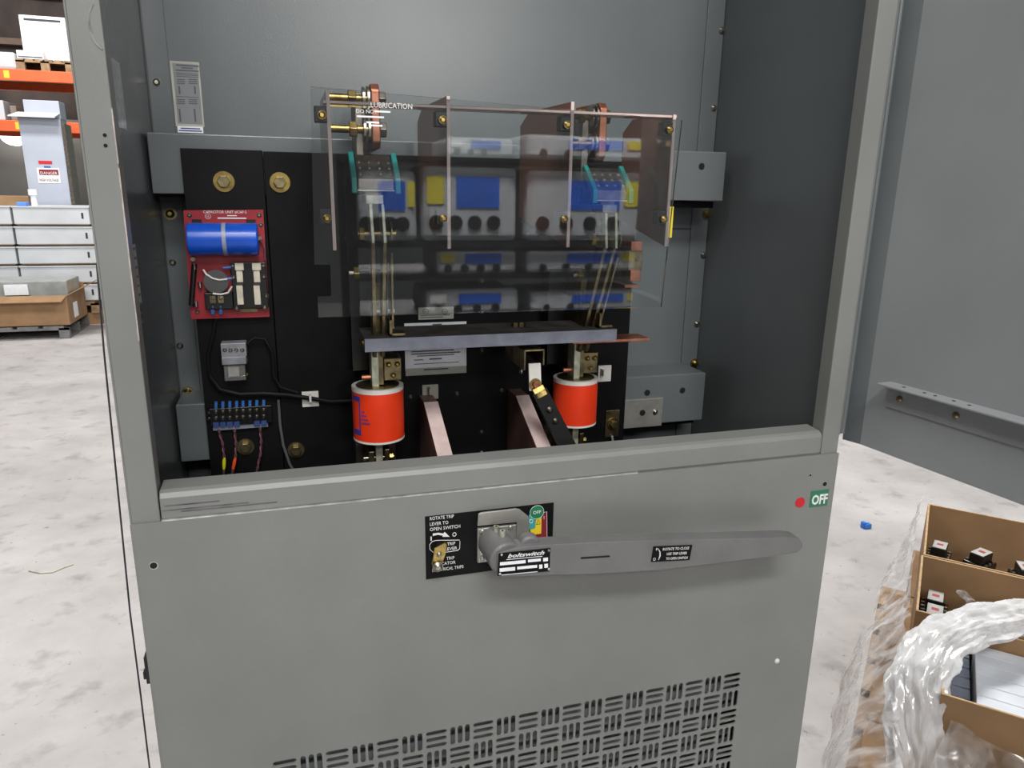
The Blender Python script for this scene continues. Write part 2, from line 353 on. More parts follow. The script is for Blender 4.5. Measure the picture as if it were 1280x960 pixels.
screw(cab, at(971, 826, y=-.004), -Y, .0042, WHITEP)
MB().cyl(at(1000, 628, y=-.004), at(1000, 628, y=-.004)-Y*.0006, .0078, 28).build('red_dot_sticker', REDDOT, cab)
os_ = MB().pbox(1013, 613, 1035, 633, -.0047, .0006).build('off_sticker', GREEN, cab)
q = at(1014, 631, y=-.0049); text('lettering', 'OFF', .0205, q, X, Z, WHITE, os_, width=at(1034, 625, y=-.0049).x-q.x, bold=.0006)
# side latch and little items on the left edge
la = MB().box(-.006, -.002, -.002, .012, .90, .935).box(-.009, -.006, 0, .008, .905, .915).build('side_latch', BLACKP, cab, bevel=.001)
# worn paint on the post, scratch, clear tape, stickers
sc = MB(); pts = [(117, 5), (112, 15), (111, 28), (114, 42), (120, 53), (128, 62)]
sc.tube([at(a, b, y=-.0016) for a, b in pts], [.0005, .0008, .001, .0014, .0018, .001], 6).build('scratch', BARE, lp)
ch = MB(); zz = 1.30
while zz < 1.52:
    l = random.uniform(.012, .03); ch.box(.0268+random.uniform(0, .0006), .0284, -.0018, .0, zz, zz+l); zz += l + random.choice((0, 0, .004))
ch.build('chipped_edge', mat('chipped_primer', (176, 166, 160), .5, .2, .1, 90), lp)
ya, yb5 = at(135, 110, x=.0021).y, at(153, 115, x=.0021).y
MB().box(.0021, .0025, ya, yb5, at(145, 158, x=.0021).z, at(142, 74, x=.0021).z).build('clear_tape', TAPE, cab)
ya, yb5 = at(156, 345, x=.0021).y, at(173, 345, x=.0021).y
stk = MB().box(.0021, .0027, ya, yb5, at(168, 385, x=.002).z, at(165, 306, x=.002).z).build('wall_sticker', PAPERO, cab)
ln = MB()
for k in range(9):
    zt_ = at(162, 302, x=.002).z-.008-k*.011; ln.box(.0027, .0029, ya+.004, yb5-.004, zt_-.003, zt_)
ln.build('print_lines', INK, stk)
def label(parent, name, a, b, c, d, y, rows, m=PAPER, ink=INK, slant=0):
    o = MB().pbox(a, b, c, d, y, .0005).build(name, m, parent); L = MB()
    for (x0, y0, x1, y1) in rows: L.pbox(a+(c-a)*x0, b+(d-b)*y0, a+(c-a)*x1, b+(d-b)*y1, y-.0003, .0003)
    L.build('print_lines', ink, o); return o
rows = [(.12, .05, .9, .075), (.3, .09, .7, .11), (.1, .13, .9, .15)]
rows += [(.12, .18+.025*k, .9, .19+.025*k) for k in range(3)]
rows += [(.15, .27+.03*k, .42, .285+.03*k) for k in range(3)] + [(.55, .27+.03*k, .85, .285+.03*k) for k in range(3)]
rows += [(.2, .38, .26, .5), (.74, .38, .8, .5), (.12, .54, .9, .55)] + [(.15, .58+.03*k, .42, .595+.03*k) for k in range(3)] + [(.55, .58+.03*k, .85, .595+.03*k) for k in range(3)]
rows += [(.22, .73, .28, .93), (.74, .73, .8, .93)]
stk2 = label(cab, 'instruction_sticker', 216, 77, 252, 158, D-.0008, rows, PAPERO, mat('faded_ink', (88, 90, 94), .6))
MB().pbox(219, 80, 250, 155, D-.00095, .0001).build('printed_field', mat('faded_print_field', (136, 140, 142), .6), stk2)
label(cab, 'instruction_sticker', 222, 158, 254, 166, D-.0010, [(.12, .25, .88, .42), (.05, .6, .95, .78)], PAPER, INKB)
# open upper door: hinged on the right post
A_, B_ = Vector((.951, -.003, 0)), Vector((.981, -.231, 0)); dv = (B_-A_).normalized(); nv = Vector((-dv.y, dv.x, 0))  # nv to the outside
if nv.x < 0: nv = -nv
DM = Matrix(((dv.x, nv.x, 0, A_.x), (dv.y, nv.y, 0, A_.y), (0, 0, 1, 0), (0, 0, 0, 1)))
dz = 1.11
door = MB().box(0, .86, 0, .0025, dz, H-.02, DM).build('door', PAINT_DOOR_LIT, cab)
cI = at(1053, 549, z=dz)
MB().prism([(A_.x, A_.y, dz), (A_.x+.002, A_.y, dz), (cI.x+.002, cI.y, dz), (cI.x, cI.y, dz)], (0, 0, H-.02-dz)).build('door_return', PAINT_IN, door)
MB().prism([(W+.001, .001, dz+.015), (W+.009, .006, dz+.015), (W+.009, .009, dz+.015), (W+.001, .004, dz+.015)], (0, 0, H-.05-dz)).build('hinge_leaf', PAINT, door)
MB().cyl((W+.014, .01, dz+.015), (W+.014, .01, H-.04), .004, 12).build('hinge_pin', PAINT_IN, door, smooth=True)
# stiffener angle on the door, follows the photograph's line on the door plane
def on_door(px, py, off=0):
    d = fw + rt*(px-640)/F - up*(py-480)/F; n = nv; t = ((A_ - n*off)-O).dot(n)/d.dot(n); return O + d*t
za, zb_ = on_door(1113, 478).z, on_door(1280, 523).z; zmid = (za+zb_)/2
s0 = (on_door(1113, 478)-A_).dot(dv)
st = MB().box(s0, .80, -.026, 0, zmid-.001, zmid+.0015, DM).box(s0, .80, -.003, 0, zmid-.034, zmid, DM).build('stiffener_angle', PAINT_DOOR_LIT, door, bevel=.0006)
for k in (.02, .1): q = DM @ Vector((s0+k*1.0, -.003, zmid-.018)); screw(door, q, -nv, .0045, BRASSD)
for k in (.03, .06, .075, .1, .12): q = DM @ Vector((s0+k, -.012, zmid+.0016)); MB().cyl(q, q+Z*.0003, .0022, 10).build('angle_hole', HOLE, st)
MB().box(-.0105, -.010, -.002, .0, 0, .01).v
# thin dark cord hanging at the left side
cp = [at(121, 330, y=.03), at(130, 440, y=.028), at(149, 630, y=.025), at(162.5, 765, y=.02), at(176, 870, y=.018), at(190, 985, y=.016), at(200, 1080, y=.012)]
cp = [Vector((min(p.x, -.0045), p.y, p.z)) for p in cp]
tag(MB().tube(cp, .0011, 6).build('cord', INKD), 'thin dark cord hanging down along the outer left edge of the cabinet', 'cord')
# ------------------------------------------------------------------ black boards
YB = .296
b1 = thing('mounting_board', 'narrow black insulating board carrying the red circuit board', 'board', (.1, YB, 1.02))
MB().box(.047, .1515, YB, YB+.012, 1.02, 1.504).build('board', BLACK, b1, bevel=.0008)
b2 = thing('mounting_board', 'wide black insulating board behind the two red-orange fuses', 'board', (.44, YB, 1.02))
MB().box(.1525, .722, YB, YB+.012, 1.02, 1.503).build('board', BLACK, b2, bevel=.0008)
for b, px, py in ((b1, 280, 227), (b2, 350, 228)): washerbolt(b, at(px, py, y=YB), -Y, .0138, .0085)
for b, px, py in ((b1, 307, 558), (b2, 370, 562)): washerbolt(b, at(px, py, y=YB), -Y, .0125, .008, BRASSD, BRASSD)
wb_ = at(765, 529, y=YB); MB().pbox(757, 513, 774, 546, YB-.003, .003).build('ground_plate', BRASSD, b2, bevel=.0006); washerbolt(b2, wb_-Y*.003, -Y, .0105, .007)
for px, py in ((602, 351), (602, 389), (602, 438), (571, 492), (627, 488), (602, 540), (602, 566), (513, 496)):
    screw(b2, at(px, py, y=YB), -Y, .0035, STEEL if py < 450 else ZINC)
# stickers on the board
ul = label(b2, 'listing_label', 523, 384, 567, 399, YB-.0006, [(.05, .62, .9, .7), (.05, .8, .7, .88)], PAPERO)
for px in (532, 556):
    q = at(px, 389.5, y=YB-.001); ring = MB(); ring.tube([q+Vector((math.cos(a)*.0042, 0, math.sin(a)*.0042)) for a in [k*math.pi/8 for k in range(17)]], .0004, 5).build('mark_ring', INKD, ul)
    text('lettering', 'UL', .004, q-Vector((0, .0004, .0014)), X, Z, INKD, ul, align='CENTER')
rows = [(.45, .03, .6, .06)] + [(.1, .50+.05*k, .9-.1*(k == 2), .525+.05*k) for k in range(4)] + [(.2, .70, .8, .72), (.4, .77, .6, .80), (.15, .80, .3, .82), (.15, .87, .88, .885)]
label(b2, 'data_label', 506, 403, 583, 461, YB-.0006, rows, PAPER, INK)
label(b2, 'data_label', 507, 459, 583, 468, YB-.0007, [(.3, .2, .7, .35)], PAPERO, INKD)
# ------------------------------------------------------------------ capacitor board
YP = .284
cb = thing('capacitor_board', 'red circuit board carrying a large blue cylindrical capacitor', 'circuit board', at(285, 398, y=YB))
p0, p1, p2, p3 = at(229, 263, y=YP), at(329, 262, y=YP), at(337, 396, y=YP), at(239, 399, y=YP)
MB().prism([p0, p1, p2, p3], (0, .003, 0)).build('board', RED, cb)
MB().box(p0.x+.008, p0.x+.016, YP+.003, YB, p3.z+.01, p0.z-.01).box(p1.x-.016, p1.x-.008, YP+.003, YB, p3.z+.01, p0.z-.01).build('standoff', BLACKP, cb)
for px, py in ((237, 269), (324, 269), (326, 281), (247, 390)): screw(cb, at(px, py, y=YP), -Y, .0032)
q = at(254, 266.5, y=YP-.0004); text('lettering', 'CAPACITOR UNIT #CAP-5', .0052, q, X, Z, WHITE, cb, width=at(308, 266, y=YP).x-q.x)
q = at(260, 270.5, y=YP-.0004); MB().tube([q+Vector((math.cos(a)*.0036, 0, math.sin(a)*.0032)) for a in [k*math.pi/8 for k in range(17)]], .0003, 5).build('mark_ring', WHITE, cb)
text('lettering', 'UL', .0034, q-Vector((0, 0, .0012)), X, Z, WHITE, cb, align='CENTER')
MB().pbox(272, 272, 308, 273.5, YP-.0003, .0002).pbox(284, 269, 296, 270.2, YP-.0003, .0002).build('print_lines', WHITE, cb)
ra = .0213; qa, qb = at(235, 299, y=YP-ra-.001), at(323, 299, y=YP-ra-.001); qb = Vector((qb.x, qb.y, qa.z))
cpc = MB().cyl(qa, qb, ra, 40).build('capacitor', BLUE, cb, bevel=.002, smooth=True)
qm = qa + (qb-qa)*.52; MB().cyl(qm-X*.0025, qm+X*.0025, ra+.0006, 40).build('cable_tie', mat('tie', (150, 156, 176), .4), cpc, smooth=True)
for fx in (.12, .9): MB().box(qa.x+(qb.x-qa.x)*fx-.006, qa.x+(qb.x-qa.x)*fx+.006, YP-.004, YP, qa.z+ra-.002, qa.z+ra+.004).build('clip', BLACKP, cpc)
for px, py in ((325, 298), (241, 324)): q = at(px, py, y=YP-.012); MB().cyl(q+Y*.011, q, .003, 10).build('terminal_post', ZINC, cb, smooth=True)
MB().tube([at(325, 299, y=YP-.012), at(329, 305, y=YP-.01), at(331, 312, y=YP-.008), at(331, 325, y=YP-.004)], .0012, 6).build('jumper_wire', WIREP, cb)
# relay bases: two ivory blade strips on black blocks
blk = MB().pbox(290, 328, 334, 386, YP-.012, .012).build('contact_block', BLACKP, cb, bevel=.001)
for x0, dx in ((294.5, 0), (316, 1)):
    s = MB().pbox(x0-1, 329, x0+10, 338, YP-.018, .006).pbox(x0+1, 338, x0+9, 353, YP-.016, .004).pbox(x0+1.5, 357, x0+9.5, 381, YP-.018, .006)
    s.build('contact_strip', IVORY, blk, bevel=.0006)
    MB().pbox(x0+1, 353.5, x0+9.5, 356.5, YP-.017, .004).build('strip_joint', INKD, blk)
for px, py in ((291, 332), (292, 347), (296, 385), (329, 332), (330, 346), (331, 384), (333, 370)): screw(cb, at(px, py, y=YP-.011), -Y, .0032)
MB().pbox(300, 383, 322, 390, YP-.003, .003).build('fuse_clip', BRASSD, cb)
MB().cyl(at(239, 382, y=YP-.006), at(243, 330, y=YP-.006), .0036, 12).build('resistor', BLACKP, cb, smooth=True)
for px, py in ((243, 333), (250, 356), (245, 380)): q = at(px, py, y=YP-.007); MB().cyl(q-Z*.004, q+Z*.004, .0026, 10).build('terminal_post', ZINC, cb, smooth=True)
MB().pbox(256, 366, 291, 387, YP-.014, .014).build('terminal_body', BLACKP, cb, bevel=.001)
MB().cyl(at(270, 352, y=YP), at(270, 352, y=YP-.014), .016, 24).build('toroid', BLACKP, cb, smooth=True)
for px in (266, 276):
    MB().pbox(px-3.5, 370, px+3.5, 379, YP-.017, .004).build('terminal_clamp', BRASSD, cb); screw(cb, at(px, 373, y=YP-.017), -Y, .0024)
    MB().cyl(at(px, 382, y=YP-.012), at(px, 392, y=YP-.010), .0026, 8).build('blue_lug', BLUEL, cb, smooth=True)
def wire(parent, name, pts, r, m, y): return MB().tube([at(a, b, y=y-(c if len(p) > 2 else 0)) if False else at(p[0], p[1], y=y-(p[2] if len(p) > 2 else 0)) for p in pts for a, b, c in [(0, 0, 0)]], r, 7).build(name, m, parent, smooth=True)
wire(cb, 'white_wire', [(254, 337), (258, 343), (266, 348), (274, 350), (284, 349)], .0013, WHITEP, YP-.016)
wire(cb, 'white_wire', [(266, 367), (276, 368), (285, 366), (290, 358)], .0013, WHITEP, YP-.018)
for px, py in ((286, 334), (287, 348)): MB().cyl(at(px-7, py+1, y=YP-.012), at(px+3, py, y=YP-.012), .002, 8).build('blue_lug', BLUEL, cb, smooth=True)
# ------------------------------------------------------------------ relay, terminal strip, cables on the boards
rl_ = thing('control_relay', 'small grey control relay with a clear cover on the black board', 'relay', at(293, 477, y=YB))
MB().pbox(276, 429, 308, 446, YB-.022, .022).build('base', RELAY, rl_, bevel=.001)
MB().pbox(277, 446, 308, 456, YB-.028, .028).build('body', RELAY, rl_, bevel=.001)
MB().pbox(280, 456, 307, 476, YB-.024, .024).build('clear_cover', COVERP, rl_, bevel=.001)
MB().pbox(285, 458, 299, 471, YB-.015, .014).build('coil', IVORY, rl_, bevel=.001)
for k in range(4): screw(rl_, at(281+k*7.2, 437.5, y=YB-.022), -Y, .003)
for px, py in ((308, 451), (309, 468)): screw(rl_, at(px, py, y=YB-.018), -Y, .0022, BRASS)
ts = thing('terminal_strip', 'blue-black screw terminal strip with a double row of bright screws', 'terminal strip', at(300, 535, y=YB))
MB().pbox(262, 509, 340, 531, YB-.010, .010).build('strip_body', BLACKP, ts, bevel=.0008)
MB().pbox(266, 529, 335, 536, YB-.007, .007).build('marker_strip', mat('marker', (112, 116, 132), .5), ts)
for k in range(8):
    px = 270+k*8.6 + (k > 3)*-.6
    for py in (515, 523): screw(ts, at(px, py-.35*k, y=YB-.010), -Y, .0033, ZINC)
    MB().cyl(at(px, 502-.3*k, y=YB-.006), at(px, 512-.3*k, y=YB-.007), .0024, 8).build('blue_lug', BLUEL, ts, smooth=True)
    if k not in (4, 5): MB().pbox(px-3.6, 528-.3*k, px+3.6, 534-.3*k, YB-.011, .005).build('lower_lug', BLUED, ts)
    MB().pbox(px+3.7, 510, px+4.6, 527, YB-.014, .004).build('divider', BLACKP, ts)
for px in (261.5, 338):
    for py in (516, 523): screw(ts, at(px, py-(px > 300)*3, y=YB-.008), -Y, .0023)
def twisted(label_, a, b, sleeve=None, sm=None):
    t = thing('twisted_wire', label_, 'wire', at(b[0], b[1], y=YB-.008), 'twisted wires below the terminal strip')
    n = 26; P0, P1 = at(*a, y=YB-.012), at(*b, y=YB-.010); mid = [P0.lerp(P1, i/n)+X*.003*math.sin(i/n*5) for i in range(n+1)]
    for ph, m in ((0, WIREP), (math.pi, mat('dark_wire', (70, 52, 58), .5))):
        MB().tube([p+Vector((math.cos(i*1.1+ph), math.sin(i*1.1+ph), 0))*.0012 for i, p in enumerate(mid)], .0011, 6).build('strand', m, t, smooth=True)
    if sm: MB().tube(mid[12:18], [.0018, .0024, .0026, .0026, .0024, .0018], 8).build('sleeve', sm, t, smooth=True)
twisted('twisted maroon wire with a yellow sleeve below the terminal strip', (273, 537), (284, 612), 1, mat('yellow_sleeve', (206, 206, 40), .4))
twisted('twisted maroon wire with an orange sleeve below the terminal strip', (293, 537), (291, 612), 1, mat('orange_sleeve', (226, 84, 40), .4))
twisted('plain twisted maroon wire at the right end of the terminal strip', (325, 535), (321, 610))
YC = YB-.010
def cable(name, lab, pts, r, m, y=YC): return tag(wire(None, name, pts, r, m, y), lab, 'cable')
CABLE = mat('black_cable', (16, 16, 18), .6, spec=.2)
cable('cable', 'thick black cable running right from below the relay to the white tie mount', [(262, 470), (275, 487), (300, 493), (330, 492), (360, 494), (388, 498), (412, 502), (445, 501), (480, 497)], .0034, CABLE)
cable('cable', 'black cable arching around the relay towards the tie mount', [(305, 432), (318, 422), (331, 424), (340, 440), (342, 470), (350, 484), (372, 491)], .0024, CABLE, YC-.002)
cable('cable', 'black wire dropping from the red circuit board past the relay', [(270, 396), (266, 420), (260, 445), (261, 465), (268, 482), (280, 492)], .0022, CABLE, YC+.002)
cable('cable', 'thin grey cable hanging beside the lower washer bolt', [(348, 500), (350, 530), (354, 556), (362, 580), (374, 600), (380, 612)], .0022, mat('grey_cable', (84, 84, 86), .4), YC+.002)
def tie(lab, px, py, w_, h_, m=WHITEP):
    t = thing('tie_mount', lab, 'tie mount', at(px, py, y=YB), 'cable tie mounts')
    MB().pbox(px-w_, py-h_, px+w_, py+h_, YB-.003, .003).build('base', m, t, bevel=.0005)
    MB().pbox(px-1.4, py-4, px+1.4, py+4, YB-.018, .015).build('strap', m, t, bevel=.0005)
tie('white cable tie mount on the black board left of the left fuse', 388, 499, 10.5, 9.5)
tie('grey cable tie mount above the left brown barrier', 538, 490, 10, 9, mat('grey_tie', (138, 136, 126), .5))
tie('white cable tie mount right of the right fuse', 756, 467, 8, 10)
tag(wire(None, 'ground_wire', [(765, 545), (766, 552), (760, 558), (752, 566)], .0022, mat('green_grey_wire', (128, 146, 146), .4), YB-.006), 'short grey ground wire below the brass bolt at right of the black board', 'wire')
# ------------------------------------------------------------------ fuses
def fuse(lab, cx, top, bot, r, y, lx):
    c = at(cx, (top+bot)/2, y=y); zt_, zb2 = at(cx, top, y=y).z, at(cx, bot, y=y).z; x = c.x
    t = thing('fuse', lab, 'fuse', (x, y, zb2), 'orange cartridge fuses')
    MB().cyl((x, y, zb2+.003), (x, y, zt_-.006), r, 48).build('body', ORANGE, t, smooth=True)
    MB().cyl((x, y, zt_-.006), (x, y, zt_), r*1.004, 48).build('white_rim', WHITEP, t, smooth=True); MB().cyl((x, y, zb2), (x, y, zb2+.003), r*1.004, 48).build('white_rim', WHITEP, t, smooth=True)
    MB().cyl((x, y, zt_-.004), (x, y, zt_+.0006), r*.84, 40).build('end_cap', BRASSD, t, smooth=True); MB().cyl((x, y, zb2-.003), (x, y, zb2+.001), r*.8, 40).build('end_cap', BRASSD, t, smooth=True)
    def patch(a0, a1, z0, z1_, m):
        n = max(2, int(abs(a1-a0)/.06)); v = []; f = []
        for i in range(n+1):
            a = a0+(a1-a0)*i/n; v += [(x+math.sin(a)*(r+.0003), y-math.cos(a)*(r+.0003), z0), (x+math.sin(a)*(r+.0003), y-math.cos(a)*(r+.0003), z1_)]
        for i in range(n): f.append((2*i, 2*i+2, 2*i+3, 2*i+1))
        MB().add(v, f).build('fuse_print', m, t)
    h = zt_-zb2; a = lx
    patch(a-.5, a, zb2+h*.78, zb2+h*.87, INKB); patch(a-.07, a, zb2+h*.2, zb2+h*.8, INKB); patch(a-.5, a, zb2+h*.15, zb2+h*.25, INKB)
    for k in range(4): patch(a+.06, a+.2+.07*k, zb2+h*(.58-.07*k), zb2+h*(.62-.07*k), INKP)
    return t, x, zt_, zb2
YF = .21
f1, fx1, fzt1, fzb1 = fuse('red-orange cartridge fuse with blue frame print, left of the two', 473, 480.5, 546, .0365, YF, -.85)
f2, fx2, fzt2, fzb2_ = fuse('red-orange cartridge fuse beside the black link, right of the two', 718.5, 471, 527, .0345, YF, 2.15)
for sfx, x, zt_, zb2, t in ((0, fx1, fzt1, fzb1, f1), (1, fx2, fzt2, fzb2_, f2)):
    MB().box(x-.009, x+.001, YF-.014, YF+.014, zt_, zt_+.062).build('blade_terminal', PALE, t, bevel=.0008)
    MB().box(x-.007, x+.003, YF-.014, YF+.014, zb2-.08, zb2-.003).build('blade_terminal', PALE, t, bevel=.0008)
# lower clamps
for lab, x, zb2 in (('brass clamp with bolts under the left orange fuse', fx1, fzb1), ('brass clamp with bolts under the right orange fuse', fx2, fzb2_)):
    t = thing('fuse_clamp', lab, 'clamp', (x, YF, zb2-.1), 'clamps gripping the fuse blades')
    MB().box(x-.017, x-.009, YF-.012, YF+.06, zb2-.09, zb2-.018).build('jaw', BRASSD, t, bevel=.001)
    MB().box(x+.006, x+.013, YF-.012, YF+.06, zb2-.09, zb2-.016).build('jaw', BRASSD, t, bevel=.001)
    for dz_ in (-.03, -.055):
        MB().cyl((x-.024, YF-.004, zb2+dz_), (x+.02, YF-.004, zb2+dz_), .0032, 10).build('clamp_bolt', ZINC, t, smooth=True)
        MB().cyl((x+.013, YF-.004, zb2+dz_), (x+.019, YF-.004, zb2+dz_), .006, 6).build('clamp_nut', BRASS, t, bevel=.0005)
    MB().box(x-.03, x+.03, YF+.055, YB, zb2-.09, zb2-.02).build('bus_pad', STEEL, t)
# ------------------------------------------------------------------ switch poles
def pole(lab, bx, by, fx, fzt, shade):
    "bx,by: pixel of the jaw block's front top edge centre"
    YJ = .135; c = at(bx, by, y=YJ); x, z = c.x, c.z
    t = thing('switch_pole', lab, 'switch', (fx, .25, fzt), 'bolted pressure switch poles')
    MB().prism([(x-.022, YJ, z), (x-.022, YJ, z-.013), (x-.022, YJ+.055, z-.013), (x-.022, YJ+.055, z+.030), (x-.022, YJ+.036, z+.030)], (.044, 0, 0)).build('jaw_block', STEEL, t, bevel=.0008)
    sl = Vector((0, .036, .030)).normalized(); sn = Vector((0, -sl.z, sl.y))
    for i in range(4):
        for j in range(3):
            q = Vector((x-.018+i*.0122, YJ, z))+sl*(.010+j*.0115); MB().cyl(q, q+sn*.0012, .0024, 10, .0014).build('rivet', ZINC, t, smooth=True)
    MB().box(x-.0225, x+.0225, YJ-.001, YJ+.001, z-.0142, z-.0128).build('jaw_edge', PALE, t)
    for sx in (-1, 1):
        xa = x+sx*.0235; MB().prism([(xa, YJ-.004, z-.017), (xa, YJ-.004, z+.001), (xa, YJ+.036, z+.034), (xa, YJ+.043, z+.028), (xa, YJ+.004, z-.004), (xa, YJ+.004, z-.017)], (sx*.0065, 0, 0)).build('teal_guard', TEALP, t, bevel=.001)
    MB().box(x-.013, x+.009, YJ+.002, YJ+.04, z-.030, z-.019).build('contact_pad', ZINC, t, bevel=.0008)
    MB().box(x-.012, x+.008, YJ+.01, YJ+.05, z-.020, z-.013).build('contact_shim', BRASSD, t)
    # hinged blades, from the jaw down to the hinge at the fuse
    hz = fzt+.045; zA = z-.030; zK = zA-.048
    xs = (x-.0095, x+.0055)
    for k, xx in enumerate(xs):
        xl_ = fx-.006+k*.011
        MB().prism([(xx, YJ+.001, zA), (xx+.0038, YJ+.001, zA), (xx+.0055, YJ-.002, zK), (xx+.0017, YJ-.002, zK)], (0, .035, 0)).build('blade', PALE, t, bevel=.0005)
        MB().prism([(xx+.0017, YJ+.004, zK), (xx+.0062, YJ+.004, zK), (xl_+.004, YJ+.05, hz), (xl_-.001, YJ+.05, hz)], (0, .03, 0)).build('blade_arm', BRASSD, t, bevel=.0005)
    xb = x+.0015; zb3 = zA-.037
    MB().cyl((xb-.024, YJ+.02, zb3), (xb+.024, YJ+.02, zb3), .0035, 10).build('pivot_bolt', BRASS, t, smooth=True)
    MB().cyl((xb-.023, YJ+.02, zb3), (xb-.0165, YJ+.02, zb3), .009, 6).build('pivot_nut', BRASS, t, bevel=.0006)
    MB().cyl((xb+.0165, YJ+.02, zb3), (xb+.018, YJ+.02, zb3), .015, 24).build('spring_washer', BRASSD, t, smooth=True)
    # toggle link to the right of the blades
    MB().prism([(x+.0175, YJ+.012, zA-.062), (x+.020, YJ+.012, zA-.062), (fx+.020, .165, 1.272), (fx+.017, .165, 1.272)], (0, .018, 0)).build('toggle_link', BRASSD, t, bevel=.0005)
    MB().prism([(x+.0145, YJ+.03, zA-.075), (x+.0165, YJ+.03, zA-.075), (fx+.014, .18, 1.29), (fx+.012, .18, 1.29)], (0, .01, 0)).build('toggle_link', STEEL, t, bevel=.0005)
    MB().box(fx+.013, fx+.034, .158, .185, 1.2635, 1.267).box(fx+.013, fx+.017, .158, .185, 1.2635, 1.285).build('link_foot', BRASSD, t, bevel=.0006)
    MB().cyl((fx+.0, .19, 1.2925), (fx+.024, .19, 1.2925), .0026, 8).build('link_pin', ZINC, t, smooth=True)
    q = Vector((x-.028, YJ+.05, zA-.09)); MB().cyl(q, q+X*.007, .0095, 6).build('side_nut', BRASS, t, bevel=.0006); MB().cyl(q-X*.006, q, .003, 8).build('side_stud', ZINC, t, smooth=True)
    # fuse-side clamp above the fuse
    MB().box(fx-.0015, fx+.008, YF-.012, YF+.05, fzt+.002, 1.33).build('hinge_terminal', BRASSD, t, bevel=.0008)
    MB().box(fx-.03, fx+.03, YF+.05, YB, fzt+.01, 1.34).build('terminal_pad', BLACKP, t)
    for dx_, dz_ in ((.016, .030), (.028, .030), (.022, .014)): screw(t, (fx+dx_, YF-.006, fzt+dz_), -Y, .0042, BRASS)
    MB().box(fx+.009, fx+.034, YF-.005, YF+.03, fzt+.006, fzt+.038).build('clamp_block', BRASSD, t, bevel=.001)
    MB().cyl((fx-.022, YF-.002, fzt+.012), (fx-.006, YF-.002, fzt+.012), .0038, 8).build('clamp_stud', COPPER, t, smooth=True)
    # line-side terminal with copper bar and cross bolts
    YT = .225; zu = z+.032
    MB().box(x-.016, x-.006, YT-.01, YT+.05, zu-.02, zu+.076).build('line_terminal', STEEL, t, bevel=.001)
    MB().prism([(x+.004, YT-.018, zu+.008), (x+.004, YT-.026, zu+.016), (x+.004, YT-.026, zu+.080), (x+.004, YT-.018, zu+.088), (x+.004, YB, zu+.090), (x+.004, YB, zu+.008)], (.011, 0, 0)).build('copper_bar', COPPER, t, bevel=.0015)
    for k, zz in enumerate((zu+.032, zu+.070)):
        MB().cyl((x-.050, YT-.01, zz), (x+.024, YT-.01, zz), .0052, 12).build('line_bolt', BRASS, t, smooth=True)
        MB().cyl((x-.024, YT-.01, zz), (x-.014, YT-.01, zz), .0105, 6).build('line_nut', BRASS, t, bevel=.0008)
        MB().cyl((x-.006, YT-.01, zz), (x-.003, YT-.01, zz), .015, 20).cyl((x+.0, YT-.01, zz), (x+.003, YT-.01, zz), .0165, 20).build('line_washer', ZINC, t, smooth=True)
        MB().cyl((x+.0152, YT-.01, zz), (x+.024, YT-.01, zz), .0105, 6).build('line_head', STEEL, t, bevel=.0008)
    # arc chute wings behind the jaw
    MB().box(x-.024, x+.024, .205, YB, z-.02, z+.006).build('pole_base', BLACKM, t, bevel=.002)
pole('left switch pole with teal jaw guards above the left fuse', 470, 224, fx1, fzt1, 0)
pole('right switch pole with teal jaw guards above the right fuse', 766, 238, fx2, fzt2, 1)
# copper lug at the right of the right pole
t = thing('side_contact', 'copper and brass auxiliary contact right of the right switch pole', 'contact', at(792, 355, y=.24))
MB().pbox(789, 302, 803, 314, .235, .06).build('upper_lug', COPPER, t, bevel=.001); MB().pbox(788, 338, 801, 352, .235, .06).build('lower_lug', COPPER, t, bevel=.001)
MB().pbox(786, 312, 803, 338, .245, .05).build('contact_body', BRASSD, t, bevel=.001); MB().pbox(781, 356, 798, 359.5, .235, .06).build('foot', COPPER, t); screw(t, at(796, 324, y=.245), -Y, .0035)
# ------------------------------------------------------------------ cross bar, copper strip
t = thing('cross_bar', 'long grey fibre cross bar linking both switch poles above the fuses', 'bar', (.45, .19, 1.245))
xa, xb_ = at(456, 432, y=.15).x, at(771, 416, y=.15).x
MB().box(xa, xb_, .15, .152, 1.245, 1.2625).build('front_face', GREYBAR, t)
MB().box(xa, xb_, .152, .236, 1.245, 1.2625).build('bar_body', GREYBART, t)
for x in (at(652, 405, y=.2).x, at(642, 405, y=.21).x): MB().cyl((x, .2, 1.2625), (x, .2, 1.269), .006, 6).build('bar_nut', BRASSD, t)
screw(t, (xa, .17, 1.254), -X, .005, BRASS)
tag(MB().box(at(716, 431, y=.16).x, at(812, 424, y=.16).x, .16, .20, 1.2405, 1.2447).build('copper_strip', COPPER, bevel=.0006), 'flat copper strip sticking out under the right end of the cross bar', 'strip')
# ------------------------------------------------------------------ brown barriers below
for lab, a, y0 in (('left brown laminate barrier with pale sloping edge between the fuses', .352, 0), ('right brown laminate barrier with pale sloping edge beside the black link', .500, 1)):
    xa = at((530, 645)[y0], 503-8*y0, y=.25).x; xw = .021
    t = thing('barrier_plate', lab, 'barrier', (xa, .2, .95), 'brown laminate barriers')
    zt_ = at((540, 653)[y0], 503-8*y0, y=.25).z
    poly = [(xa, YB-.001, zt_), (xa, .25, zt_), (xa, .13, zt_-.054), (xa, .06, zt_-.085), (xa, .06, .95), (xa, YB-.001, .95)]
    MB().prism(poly, (xw, 0, 0)).build('plate', BROWN, t)
    MB().prism([(xa-.0003, .2505, zt_-.001), (xa-.0003, .2498, zt_+.0012), (xa-.0003, .13-.0008, zt_-.054+.001), (xa-.0003, .13, zt_-.0552)], (xw+.0006, 0, 0)).build('front_edge', PINK, t)
